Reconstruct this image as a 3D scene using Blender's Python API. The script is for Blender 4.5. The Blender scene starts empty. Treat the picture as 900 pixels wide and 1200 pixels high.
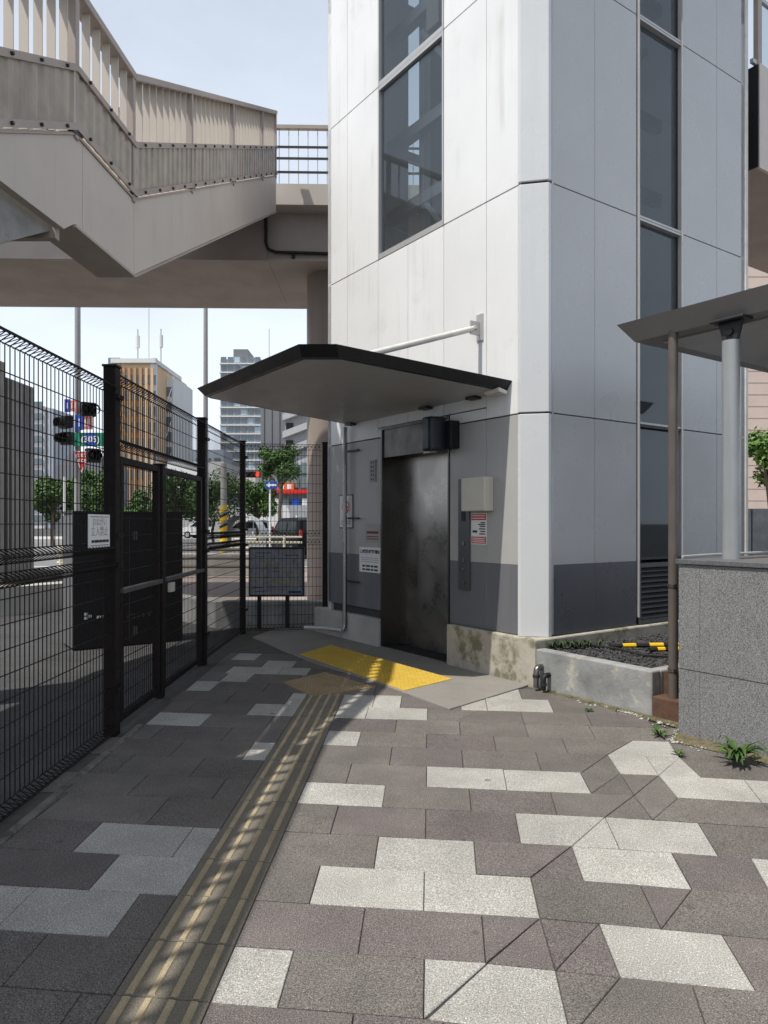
import bpy, math, random
from mathutils import Vector, Matrix
random.seed(7)
SC = bpy.context.scene
COL = SC.collection
R_ = math.radians

# ------------------------------------------------------------------ camera, sky, sun, exposure
HOR, FPX, CH = 613.0, 840.0, 1.45
cam = bpy.data.cameras.new('camera')
cam.sensor_fit = 'VERTICAL'; cam.sensor_height = 36.0; cam.lens = 36.0*FPX/1200.0
cam.shift_y = (HOR-600.0)/1200.0
cam.clip_start = 0.05; cam.clip_end = 3000
co = bpy.data.objects.new('camera', cam); COL.objects.link(co)
co.location = (0, 0, CH); co.rotation_euler = (R_(90), 0, 0)
SC.camera = co

ANG = R_(34.8)                                   # the lift tower's angle to the view
LD = Vector((-math.sin(ANG), math.cos(ANG), 0))  # along the entrance face, going away
RD = Vector((math.cos(ANG), math.sin(ANG), 0))   # along the right face, going away
NL, NR = -RD, -LD                                # their outward normals
SUN_EL = R_(62.5)
sh = (Matrix.Rotation(R_(1.0), 3, 'Z') @ RD)     # the way shadows fall on the ground
wld = bpy.data.worlds.new('World'); SC.world = wld; wld.use_nodes = True
nt = wld.node_tree; nt.nodes.clear()
sky = nt.nodes.new('ShaderNodeTexSky'); sky.sky_type = 'NISHITA'; sky.sun_disc = False
sky.sun_elevation = SUN_EL; sky.sun_rotation = math.atan2(-sh.x, -sh.y)
sky.air_density = 1.0; sky.dust_density = 2.5; sky.ozone_density = 1.0
bg = nt.nodes.new('ShaderNodeBackground'); bg.inputs[1].default_value = 0.088
out = nt.nodes.new('ShaderNodeOutputWorld')
tc = nt.nodes.new('ShaderNodeTexCoord'); mp = nt.nodes.new('ShaderNodeMapping'); mp.inputs['Scale'].default_value = (1, 1, 2.6)
nz = nt.nodes.new('ShaderNodeTexNoise'); nz.inputs['Scale'].default_value = 2.2; nz.inputs['Detail'].default_value = 7; nz.inputs['Roughness'].default_value = .58
cr = nt.nodes.new('ShaderNodeValToRGB'); cr.color_ramp.elements[0].position = .36; cr.color_ramp.elements[1].position = .72
cr.color_ramp.elements[0].color = (.80,)*3+(1,); cr.color_ramp.elements[1].color = (1.0,)*3+(1,)
mx = nt.nodes.new('ShaderNodeMix'); mx.data_type = 'RGBA'; mx.inputs[7].default_value = (12.3, 13.4, 15.0, 1)  # thin high cloud veil
nt.links.new(tc.outputs['Generated'], mp.inputs[0]); nt.links.new(mp.outputs[0], nz.inputs['Vector'])
sp = nt.nodes.new('ShaderNodeSeparateXYZ'); nt.links.new(tc.outputs['Generated'], sp.inputs[0])
mr = nt.nodes.new('ShaderNodeMapRange'); mr.inputs[1].default_value = 0; mr.inputs[2].default_value = 1.0; mr.inputs[3].default_value = 1.08; mr.inputs[4].default_value = .28   # haze is thickest along the horizon
nt.links.new(sp.outputs[2], mr.inputs[0])
mm = nt.nodes.new('ShaderNodeMath'); mm.operation = 'MULTIPLY'; mm.use_clamp = True
nt.links.new(nz.outputs[0], cr.inputs[0]); nt.links.new(cr.outputs[0], mm.inputs[0]); nt.links.new(mr.outputs[0], mm.inputs[1]); nt.links.new(mm.outputs[0], mx.inputs[0])
nt.links.new(sky.outputs[0], mx.inputs[6]); nt.links.new(mx.outputs[2], bg.inputs[0]); nt.links.new(bg.outputs[0], out.inputs[0])
sl = bpy.data.lights.new('sun', 'SUN'); sl.energy = 4.8; sl.angle = R_(0.53); sl.color = (1.0, .955, .88)
so = bpy.data.objects.new('sun', sl); COL.objects.link(so); so.location = (-20, -14, 50)
dv = Vector((sh.x*math.cos(SUN_EL), sh.y*math.cos(SUN_EL), -math.sin(SUN_EL)))
so.rotation_euler = dv.to_track_quat('-Z', 'Y').to_euler()
vs = SC.view_settings; vs.view_transform = 'Standard'; vs.look = 'None'; vs.gamma = 1.0; vs.exposure = 0.0; vs.use_curve_mapping = False

# ------------------------------------------------------------------ helpers
def G(px, py, z=0.0):
    d = FPX*(CH-z)/(py-HOR)
    return Vector(((px-450)/FPX*d, d, z))
def Zat(py, d): return CH+(HOR-py)/FPX*d
K = Vector((1.232, 6.55, 0))          # near end of the entrance face
M = K+0.2*(RD-LD)                     # near end of the right face
def tL(px):
    k = (px-450)/FPX; return (K.x-k*K.y)/(k*LD.y-LD.x)
def tR(px):
    k = (px-450)/FPX; return (M.x-k*M.y)/(k*RD.y-RD.x)
def PL(t, n, z): return K+LD*t+NL*n+Vector((0, 0, z))
def PR(t, n, z): return M+RD*t+NR*n+Vector((0, 0, z))

MATS = {}
def mat(name, base, rough=.6, metal=0.0, var=.12, vscale=3.0, bump=0.0, bscale=60.0, speck=None, streak=0.0, spec=.4,
        coat=0.0, band=None, stain=None, emit=0.0, objrand=0.0, spots=0.0):
    if name in MATS: return MATS[name]
    m = bpy.data.materials.new(name); m.use_nodes = True; N = m.node_tree.nodes; L = m.node_tree.links
    b = N['Principled BSDF']; b.inputs['Roughness'].default_value = rough; b.inputs['Metallic'].default_value = metal
    b.inputs['Specular IOR Level'].default_value = spec
    if coat: b.inputs['Coat Weight'].default_value = coat; b.inputs['Coat Roughness'].default_value = .08
    geo = N.new('ShaderNodeNewGeometry'); pos = geo.outputs['Position']
    def noise(scale, detail=4, rough_=.55, vec=None):
        n = N.new('ShaderNodeTexNoise'); n.inputs['Scale'].default_value = scale; n.inputs['Detail'].default_value = detail
        n.inputs['Roughness'].default_value = rough_; L.new(vec or pos, n.inputs['Vector']); return n.outputs[0]
    def ramp(v, p0, c0, p1, c1):
        r = N.new('ShaderNodeValToRGB'); e = r.color_ramp.elements
        e[0].position = p0; e[1].position = p1; e[0].color = tuple(c0)+(1,); e[1].color = tuple(c1)+(1,)
        L.new(v, r.inputs[0]); return r.outputs[0]
    def mix(fac, a, c, mode='MIX'):
        x = N.new('ShaderNodeMix'); x.data_type = 'RGBA'; x.blend_type = mode
        for s, v in ((0, fac), (6, a), (7, c)):
            if isinstance(v, (int, float)): x.inputs[s].default_value = v
            elif isinstance(v, tuple): x.inputs[s].default_value = v if len(v) == 4 else v+(1,)
            else: L.new(v, x.inputs[s])
        return x.outputs[2]
    col = tuple(base)
    if band:                                           # painted lower band: (height, colour)
        sp = N.new('ShaderNodeSeparateXYZ'); L.new(pos, sp.inputs[0])
        g = N.new('ShaderNodeMath'); g.operation = 'LESS_THAN'; g.inputs[1].default_value = band[0]; L.new(sp.outputs[2], g.inputs[0])
        col = mix(g.outputs[0], col, tuple(band[1]))
    if objrand:
        oi = N.new('ShaderNodeObjectInfo')
        col = mix(1.0, col, ramp(oi.outputs['Random'], 0, (1-objrand,)*3, 1, (1+objrand,)*3), 'MULTIPLY')
    if var:
        col = mix(1.0, col, ramp(noise(vscale, 6), .3, (1-var,)*3, .7, (1+var*.6,)*3), 'MULTIPLY')
    if speck:                                          # (scale, dark, light)
        col = mix(1.0, col, ramp(noise(speck[0], 2, .7), .36, (speck[1],)*3, .64, (speck[2],)*3), 'MULTIPLY')
    if streak:
        mpn = N.new('ShaderNodeMapping'); mpn.inputs['Scale'].default_value = (9, 9, .35); L.new(pos, mpn.inputs[0])
        s1 = ramp(noise(1.0, 6, .6, mpn.outputs[0]), .50, (0,)*3, .78, (1,)*3)
        s2 = ramp(noise(1.3, 3), .45, (0,)*3, .65, (1,)*3)
        x = mix(1.0, s1, s2, 'MULTIPLY'); y = N.new('ShaderNodeMath'); y.operation = 'MULTIPLY'; y.inputs[1].default_value = streak
        L.new(x, y.inputs[0]); col = mix(y.outputs[0], col, (.30, .27, .22))
    if stain:                                          # (scale, threshold, colour, amount)
        s = ramp(noise(stain[0], 7, .65), stain[1], (0,)*3, stain[1]+.1, (stain[3],)*3); col = mix(s, col, tuple(stain[2]))
    if spots:                                          # old chewing gum and drips, and broad grubby patches
        vo = N.new('ShaderNodeTexVoronoi'); vo.inputs['Scale'].default_value = 2.3; L.new(pos, vo.inputs['Vector'])
        col = mix(ramp(vo.outputs['Distance'], .035, (spots,)*3, .05, (0,)*3), col, (.05, .046, .042))
        vo2 = N.new('ShaderNodeTexVoronoi'); vo2.inputs['Scale'].default_value = 95; L.new(pos, vo2.inputs['Vector'])
        col = mix(1.0, col, ramp(vo2.outputs['Distance'], .10, (1.9,)*3, .26, (1,)*3), 'MULTIPLY')
        col = mix(1.0, col, ramp(noise(1.1, 7, .65), .35, (.80,)*3, .65, (1.08,)*3), 'MULTIPLY')
    if isinstance(col, tuple): b.inputs['Base Color'].default_value = col+(1,)
    else: L.new(col, b.inputs['Base Color'])
    rr = ramp(noise(vscale*2.3, 4), .3, (max(0, rough-.08),)*3, .7, (min(1, rough+.08),)*3); L.new(rr, b.inputs['Roughness'])
    if bump:
        bn = N.new('ShaderNodeBump'); bn.inputs['Strength'].default_value = .6; bn.inputs['Distance'].default_value = bump
        L.new(noise(bscale, 4, .6), bn.inputs['Height']); L.new(bn.outputs[0], b.inputs['Normal'])
    if emit:
        b.inputs['Emission Color'].default_value = tuple(base)+(1,); b.inputs['Emission Strength'].default_value = emit
    MATS[name] = m; return m
def glass(name, tint, alpha, rough=.03):
    if name in MATS: return MATS[name]
    m = bpy.data.materials.new(name); m.use_nodes = True; N = m.node_tree.nodes; L = m.node_tree.links; N.clear()
    t = N.new('ShaderNodeBsdfTransparent'); t.inputs[0].default_value = tint+(1,)
    g = N.new('ShaderNodeBsdfGlossy'); g.inputs['Roughness'].default_value = rough; g.inputs[0].default_value = (.9, .95, 1, 1)
    f = N.new('ShaderNodeFresnel'); f.inputs[0].default_value = 1.5
    d = N.new('ShaderNodeBsdfDiffuse'); d.inputs[0].default_value = (.30, .34, .37, 1)
    m1 = N.new('ShaderNodeMixShader'); m1.inputs[0].default_value = alpha
    m2 = N.new('ShaderNodeMixShader'); o = N.new('ShaderNodeOutputMaterial')
    L.new(t.outputs[0], m1.inputs[1]); L.new(d.outputs[0], m1.inputs[2])
    L.new(f.outputs[0], m2.inputs[0]); L.new(m1.outputs[0], m2.inputs[1]); L.new(g.outputs[0], m2.inputs[2]); L.new(m2.outputs[0], o.inputs[0])
    MATS[name] = m; return m

class MB:
    def __init__(s): s.v = []; s.f = []
    def quadbox(s, base, top):                        # two rings of equal length
        n = len(base); o = len(s.v); s.v += [tuple(p) for p in base]+[tuple(p) for p in top]
        s.f.append(tuple(o+i for i in reversed(range(n)))); s.f.append(tuple(o+n+i for i in range(n)))
        for i in range(n):
            j = (i+1) % n; s.f.append((o+i, o+j, o+n+j, o+n+i))
        return s
    def box(s, x0, x1, y0, y1, z0, z1):
        return s.quadbox([(x0, y0, z0), (x1, y0, z0), (x1, y1, z0), (x0, y1, z0)], [(x0, y0, z1), (x1, y0, z1), (x1, y1, z1), (x0, y1, z1)])
    def obox(s, p, a, b, c):                          # corner + three edge vectors
        p, a, b, c = map(Vector, (p, a, b, c))
        return s.quadbox([p, p+a, p+a+b, p+b], [p+c, p+a+c, p+a+b+c, p+b+c])
    def prism(s, poly, z0, z1):
        return s.quadbox([(q[0], q[1], z0) for q in poly], [(q[0], q[1], z1) for q in poly])
    def extr(s, poly3, d):
        d = Vector(d); return s.quadbox([Vector(q) for q in poly3], [Vector(q)+d for q in poly3])
    def cyl(s, p0, p1, r0, r1=None, n=10, cap=True):
        p0, p1 = Vector(p0), Vector(p1); r1 = r0 if r1 is None else r1
        d = (p1-p0).normalized(); a = d.orthogonal().normalized(); b = d.cross(a); o = len(s.v)
        for p, r in ((p0, r0), (p1, r1)):
            for i in range(n):
                t = 2*math.pi*i/n; s.v.append(tuple(p+a*math.cos(t)*r+b*math.sin(t)*r))
        for i in range(n):
            j = (i+1) % n; s.f.append((o+i, o+j, o+n+j, o+n+i))
        if cap: s.f.append(tuple(o+i for i in reversed(range(n)))); s.f.append(tuple(o+n+i for i in range(n)))
        return s
    def tube(s, pts, r, n=8):
        pts = [Vector(p) for p in pts]; o = len(s.v); m = len(pts); a = None
        for k, p in enumerate(pts):
            d = (pts[min(k+1, m-1)]-pts[max(k-1, 0)]).normalized()
            a = d.orthogonal().normalized() if a is None else (a-d*a.dot(d)).normalized()
            b = d.cross(a)
            for i in range(n):
                t = 2*math.pi*i/n; s.v.append(tuple(p+a*math.cos(t)*r+b*math.sin(t)*r))
        for k in range(m-1):
            for i in range(n):
                j = (i+1) % n; s.f.append((o+k*n+i, o+k*n+j, o+(k+1)*n+j, o+(k+1)*n+i))
        s.f.append(tuple(o+i for i in reversed(range(n)))); s.f.append(tuple(o+(m-1)*n+i for i in range(n)))
        return s
    def quad(s, *ps):
        o = len(s.v); s.v += [tuple(p) for p in ps]; s.f.append(tuple(range(o, o+len(ps)))); return s
    def build(s, name, m, parent=None, smooth=False, bevel=0.0):
        me = bpy.data.meshes.new(name); me.from_pydata(s.v, [], s.f); me.update()
        if m: me.materials.append(m)
        return link(name, me, parent, smooth, bevel)
def link(name, me, parent=None, smooth=False, bevel=0.0):
    o = bpy.data.objects.new(name, me); COL.objects.link(o)
    if smooth:
        for p in me.polygons: p.use_smooth = True
        try: me.set_sharp_from_angle(angle=R_(40))
        except Exception: pass
    if parent is not None:
        o.parent = parent; o.matrix_parent_inverse = Matrix.Translation(-parent.location)
    if bevel:
        bv = o.modifiers.new('bevel', 'BEVEL'); bv.width = bevel; bv.segments = 2; bv.limit_method = 'ANGLE'; bv.angle_limit = R_(40)
    return o
def tag(o, label, cat, group=None):
    o['label'] = label; o['category'] = cat
    if group: o['group'] = group
    return o
def thing(name, label, cat, loc=(0, 0, 0), group=None):
    o = bpy.data.objects.new(name, None); COL.objects.link(o); o.location = loc; o.empty_display_size = .1
    return tag(o, label, cat, group)
def kind(o, k): o['kind'] = k; return o
def copy_tree(o, parent=None, moved=None):
    c = o.copy(); COL.objects.link(c)
    if parent is not None: c.parent = parent
    for ch in list(o.children): copy_tree(ch, c)
    return c
def text(body, size, org, xd, yd, m, name, parent, depth=.001, align='CENTER', bold=0.0):
    c = bpy.data.curves.new(name, 'FONT'); c.body = body; c.size = size; c.align_x = align; c.align_y = 'CENTER'; c.extrude = depth; c.offset = bold; c.resolution_u = 3
    t = bpy.data.objects.new('tmp', c); COL.objects.link(t)
    dg = bpy.context.evaluated_depsgraph_get(); me = bpy.data.meshes.new_from_object(t.evaluated_get(dg))
    bpy.data.objects.remove(t); bpy.data.curves.remove(c)
    xd, yd = Vector(xd).normalized(), Vector(yd).normalized(); zd = xd.cross(yd)
    for v in me.vertices: v.co = Vector(org)+xd*v.co.x+yd*v.co.y+zd*v.co.z
    me.materials.clear(); me.materials.append(m); me.name = name
    return link(name, me, parent)

# ------------------------------------------------------------------ materials
WHITE = mat('white_panel_paint', (.725, .73, .725), .38, var=.05, vscale=1.1, streak=.5, stain=(1.7, .60, (.50, .48, .44), .22), objrand=.015)
WHITE_LOW_SHADE = mat('shaded_two_tone_panel_paint', (.375, .37, .36), .38, var=.05, vscale=1.4, streak=.25, band=(1.07, (.125, .13, .145)), objrand=.015)  # canopy shade is put into the white; the dark lower band is paint
SHADEW = mat('shade_toned_panel_paint', (.475, .48, .482), .30, var=.04, vscale=1.2, streak=.14, objrand=.015)  # white panels greyed: the right face's shade is put into the colour
SHADEW_LOW = mat('shade_toned_two_tone_paint', (.43, .434, .438), .30, var=.04, vscale=1.2, streak=.12, band=(1.07, (.10, .105, .12)), objrand=.015)  # same shade-greyed white, above a painted dark band
CORNER = mat('corner_panel_paint', (.58, .595, .60), .3, var=.05, vscale=1.3, streak=.18)
JOINT = mat('dark_joint', (.05, .05, .052), .8, var=.1)
SEAL = mat('grey_sealant', (.36, .35, .33), .8, var=.25, vscale=6)
ALU = mat('aluminium_trim', (.46, .46, .455), .4, .35, var=.06)
STEEL = mat('stainless_steel', (.24, .23, .225), .3, 1.0, var=.10, vscale=2.0)
STEEL_D = mat('stainless_door', (.32, .30, .28), .30, 1.0, var=.04, vscale=1.5)
DARKSTEEL = mat('dark_bronze_metal', (.035, .035, .037), .45, .3, var=.1)
CANO = mat('canopy_charcoal', (.022, .023, .025), .45, .2, var=.15)
SOFFIT = mat('canopy_soffit', (.41, .415, .42), .42, .0, var=.05, streak=0)
PIPE_W = mat('painted_pipe', (.60, .58, .53), .5, var=.15, vscale=8, stain=(9, .62, (.3, .2, .12), .5))
PIPE_B = mat('brown_drain_pipe', (.115, .098, .085), .42, .1, var=.15, vscale=5)
CONC = mat('mossy_plinth_concrete', (.40, .37, .31), .9, var=.2, vscale=5, bump=.006, bscale=35, stain=(4.0, .52, (.13, .125, .07), .85))
CONC2 = mat('planter_concrete', (.27, .275, .27), .85, var=.38, vscale=4, bump=.006, bscale=45, streak=.7, stain=(6, .57, (.46, .43, .34), .75))
CONC3 = mat('apron_concrete', (.225, .213, .192), .9, var=.12, vscale=2.5, bump=.003, bscale=160, speck=(190, .7, 1.25))
CONC4 = mat('stair_concrete', (.27, .27, .26), .9, var=.25, vscale=5, bump=.006, bscale=40, stain=(8, .6, (.10, .10, .10), .6))
CONC5 = mat('pale_concrete', (.40, .39, .365), .9, var=.15, vscale=3, bump=.004, bscale=40)
GRANITE = mat('grey_granite', (.168, .170, .170), .72, var=.08, vscale=3, streak=.35, speck=(125, .50, 1.6), bump=.0015, bscale=220, stain=(2.2, .66, (.10, .10, .095), .5))
GRAN_CAP = mat('dark_granite_cap', (.10, .10, .105), .4, var=.06, speck=(170, .5, 1.7))
SLAB = {
 'D': mat('grey_brown_slab', (.128, .117, .105), .88, var=.13, vscale=4, speck=(210, .38, 1.6), spots=.55, bump=.0022, bscale=200, objrand=.13, stain=(11, .69, (.30, .28, .26), .45)),
 'P': mat('mauve_slab', (.129, .113, .107), .88, var=.13, vscale=4, speck=(210, .38, 1.6), spots=.55, bump=.0022, bscale=200, objrand=.13, stain=(11, .69, (.30, .28, .26), .45)),
 'L': mat('pale_granite_slab', (.365, .355, .325), .88, var=.10, vscale=5, speck=(210, .50, 1.36), spots=.6, bump=.0022, bscale=200, objrand=.06, stain=(6, .62, (.36, .33, .28), .4))}
TACT = mat('brown_tactile_tile', (.155, .138, .108), .85, var=.15, vscale=5, speck=(170, .7, 1.3), bump=.0015, bscale=200, objrand=.06)
TACTB = mat('worn_tactile_bar', (.33, .27, .17), .8, var=.22, vscale=9, speck=(170, .8, 1.2), objrand=.05)
TYEL = mat('yellow_tactile_tile', (.50, .335, .045), .8, var=.10, vscale=6, objrand=.05)
TBRN = mat('faded_tactile_tile', (.27, .205, .115), .85, var=.16, vscale=6, speck=(170, .7, 1.3), objrand=.06)
MORTAR = mat('joint_mortar', (.075, .07, .062), .95, var=.25, vscale=12, stain=(3, .62, (.07, .085, .03), .6))
ASPH = mat('asphalt', (.052, .052, .053), .92, var=.2, vscale=2, speck=(120, .6, 1.5), bump=.004, bscale=140)
ROADM = mat('worn_road', (.16, .16, .16), .9, var=.12, vscale=.5)
PINK = mat('pink_paving', (.30, .245, .22), .9, var=.12, vscale=3)
FENCE = mat('dark_brown_fence_paint', (.013, .009, .0085), .55, .0, var=.2, vscale=10, spec=.2)
BRIDGE = mat('taupe_bridge_paint', (.52, .465, .42), .5, var=.08, vscale=1.0, streak=.45, stain=(2.2, .62, (.34, .29, .25), .35))
BRIDGE_D = mat('taupe_web_paint', (.37, .315, .28), .55, var=.14, vscale=1.2, streak=.5)
SLAT = mat('beige_slat_paint', (.50, .44, .38), .5, var=.05, vscale=3)
PANEL = mat('grey_ribbed_panel', (.35, .30, .25), .36, .1, var=.22, vscale=5)
COLM = mat('brown_column_paint', (.30, .245, .205), .5, var=.08, vscale=1.2, streak=.1)
BLACK = mat('black_paint', (.008, .008, .009), .5, var=.1)
BLACKR = mat('black_rubber', (.012, .012, .012), .8, var=.1)
NAVY = mat('navy_plastic', (.010, .016, .026), .35, var=.05)
BEIGE = mat('beige_box_paint', (.56, .53, .45), .45, var=.05)
PAPER = mat('white_paper', (.72, .72, .71), .6, var=.04)
RED = mat('sign_red', (.52, .022, .028), .45, var=.05)
REDV = mat('signal_red', (.62, .03, .03), .4, var=.04)
BLUE = mat('sign_blue', (.02, .075, .42), .4, var=.04)
GREEN = mat('sign_green', (.01, .27, .16), .4, var=.04)
INK = mat('print_ink', (.02, .02, .022), .6, var=.05)
GREYINK = mat('faded_print', (.36, .33, .34), .6, var=.05)
YEL = mat('yellow_plastic', (.75, .48, .015), .45, var=.08)
ORANGE = mat('orange_sign', (.80, .16, .03), .4, var=.06)
LEAF = mat('tree_leaf', (.065, .125, .03), .6, var=.35, vscale=1.6, spec=.25)
LEAF2 = mat('weed_leaf', (.05, .10, .022), .5, var=.3, vscale=25, spec=.3)
BARK = mat('bark', (.12, .09, .065), .9, var=.2, vscale=6)
GRAV = mat('dark_gravel', (.060, .060, .062), .85, var=.45, vscale=45, bump=.004, bscale=90)
GLASS = glass('window_glass', (.70, .75, .77), .10)
GLASS2 = glass('side_window_glass', (.68, .74, .77), .09)
SHAFT = mat('lift_shaft', (.20, .21, .215), .7, var=.1)
SHAFTB = mat('lift_shaft_steel', (.62, .63, .63), .5, var=.08)
POLE = mat('galvanised_pole', (.30, .30, .30), .5, .2, var=.08)
TAN = mat('tan_tile', (.58, .41, .25), .7, var=.06, vscale=.3)
PALEB = mat('pale_building', (.62, .62, .61), .7, var=.06, vscale=.2)
GREYB = mat('dark_grey_building', (.16, .165, .175), .6, var=.06, vscale=.2)
WINB = mat('distant_window', (.13, .17, .20), .12, var=.25, vscale=.3, spec=.8)
PTILE = mat('pinkish_wall_tile', (.56, .46, .40), .7, var=.06, vscale=2)
CARB = mat('black_car_paint', (.006, .006, .008), .4, var=.05, spec=.15)
CARW = mat('white_car_paint', (.75, .75, .75), .25, var=.03, coat=.8)
TYRE = mat('tyre', (.015, .015, .015), .8, var=.1)
CREAM = mat('cream_pipe_paint', (.62, .57, .42), .5, var=.12, vscale=5)
RUST = mat('rusty_earth', (.10, .055, .035), .95, var=.3, vscale=12, bump=.004, bscale=60)
SOIL = mat('mossy_soil', (.12, .105, .06), .95, var=.4, vscale=18, bump=.006, bscale=70)

# ------------------------------------------------------------------ the ground
g = MB().box(-900, 900, -60, 1800, -.9, -.06).build('ground', ASPH); kind(g, 'structure')
us = MB().box(-12, -1.80, -8, 12.0, -.05, -.012).build('service_yard', ASPH); kind(us, 'structure')
kb = MB(); kb.box(-1.775, -1.725, -4, 5.15, -.2, .006)
kerb = kind(kb.build('kerb', mat('grimy_kerb', (.15, .14, .125), .95, var=.4, vscale=6, bump=.006, bscale=30, stain=(7, .5, (.05, .048, .042), .8)), None, bevel=.008), 'structure')
pave = MB().prism([(-1.86, -4), (6, -4), (6, 9), (-.5, 11), (-1.86, 11)], -.10, -.008).build('pavement', MORTAR); kind(pave, 'structure')

# rows of slabs: row lines measured along the centre, joints measured along each row
ROWY = [1190, 1120, 1064, 1018, 980, 945.5, 919.5, 896, 875, 858, 842.5, 829, 815, 803.5, 793.5, 785, 777, 769, 762]
_d = 1218/(1190-HOR); near = []
while _d > .75: _d -= .30; near.append(HOR+1218/_d)
ROWS_Y = list(reversed(near))+ROWY; N0 = len(near)
def Yl(i, x):
    y = ROWS_Y[i]; xs = 796-.95*(y-888)
    return y+(y-HOR)*((x-450)/7330.0+.00007*max(0.0, x-xs) if y < 1250 else (x-450)/7330.0)
def gpx(i, x): return G(x, Yl(i, x))
def strip_x(y, right):                      # ground x of the tactile strip's edges at depth y
    return (-.341+(y-5.97)*.0488) if right else (-.655+(y-5.97)*.0470)
def solve_line(i, fx):                      # where row line i meets a ground line x = fx(y): returns ground point
    p = Vector((fx(3.0), 3.0, 0))
    for _ in range(30):
        px = 450+FPX*p.x/p.y; y = G(px, Yl(i, px)).y; p = Vector((fx(y), y, 0))
    return p
def vpx(x): return 485 if x < 300 else 485+(x-300)/200*20 if x < 500 else 505+(x-500)/200*65 if x < 700 else 572
def joint(i, j):                            # row i lies between line i (near) and line i+1 (far): gives (near point, far point)
    if j == 'K': f = lambda y: -1.722
    elif j == 'SL': f = lambda y: strip_x(y, False)
    elif j == 'SR': f = lambda y: strip_x(y, True)
    else: f = None
    if f: return solve_line(i, f), solve_line(i+1, f)
    if isinstance(j, tuple): return gpx(i, j[1]), gpx(i+1, j[0])
    ym = (Yl(i, j)+Yl(i+1, j))/2; v = vpx(j)
    q = []
    for k in (i, i+1):
        x = j
        for _ in range(6): x = v+(j-v)*(Yl(k, x)-HOR)/(ym-HOR)
        q.append(gpx(k, x))
    return q[0], q[1]
SLN = [0]
def inset(poly, d):
    c = sum((Vector(p) for p in poly), Vector())/len(poly)
    n = len(poly); outp = []
    for i in range(n):
        a, b, e = Vector(poly[i-1]), Vector(poly[i]), Vector(poly[(i+1) % n])
        u = (b-a).normalized(); w = (e-b).normalized()
        n1 = Vector((-u.y, u.x, 0)); n2 = Vector((-w.y, w.x, 0)); s = n1+n2
        if s.length < 1e-4: outp.append(b+n1*d); continue
        k = d/max(.25, 1+n1.dot(n2)); outp.append(b+s*k)
    return outp
def ccw(poly):
    a = sum(poly[i-1].x*poly[i].y-poly[i].x*poly[i-1].y for i in range(len(poly)))
    return poly if a > 0 else poly[::-1]
def slab(poly, c, name='paving_slab', m=None, top=0.0):
    pl = []
    for p in poly:
        if not pl or (p-pl[-1]).length > .012: pl.append(p.copy())
    if len(pl) > 2 and (pl[0]-pl[-1]).length < .012: pl.pop()
    if len(pl) < 3: return
    pl = ccw(pl); z = top+random.uniform(-.0022, .0016); tx, ty = random.uniform(-.0022, .0022), random.uniform(-.0022, .0022)
    a = inset(pl, .0019); b = inset(pl, .0042); cc = sum(a, Vector())/len(a)
    zz = lambda p: z+(p.x-cc.x)*tx+(p.y-cc.y)*ty
    mb = MB(); n = len(a)
    mb.v = [(p.x, p.y, -.05) for p in a]+[(p.x, p.y, zz(p)-.0025) for p in a]+[(p.x, p.y, zz(p)) for p in b]
    for i in range(n):
        j = (i+1) % n; mb.f += [(i, j, n+j, n+i), (n+i, n+j, 2*n+j, 2*n+i)]
    mb.f.append(tuple(range(2*n, 3*n)))
    return mb.build(name, m or SLAB[c], pave)
def tactile(q):                             # q: near-left, near-right, far-right, far-left
    t = slab(q, None, 'tactile_tile', TACT, .001)
    mb = MB(); e0, e1 = q[1]-q[0], q[2]-q[3]; ln = (q[3]-q[0]).length
    for k in range(4):
        u = (k+.5)/4*.94+.03; w = .030
        a, b = q[0]+e0*u, q[3]+e1*u; d = (b-a); a2, b2 = a+d*.018, a+d*.982
        s = e0.normalized()*w/2; s2 = s*.62; up = Vector((0, 0, .0058)); dz = Vector((0, 0, -.004)); cap = d.normalized()*.006
        mb.quadbox([a2-s+dz, a2+s+dz, b2+s+dz, b2-s+dz], [a2-s2+up+cap, a2+s2+up+cap, b2+s2+up-cap, b2-s2+up-cap])
    mb.build('tactile_bar', TACTB, t)
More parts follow.
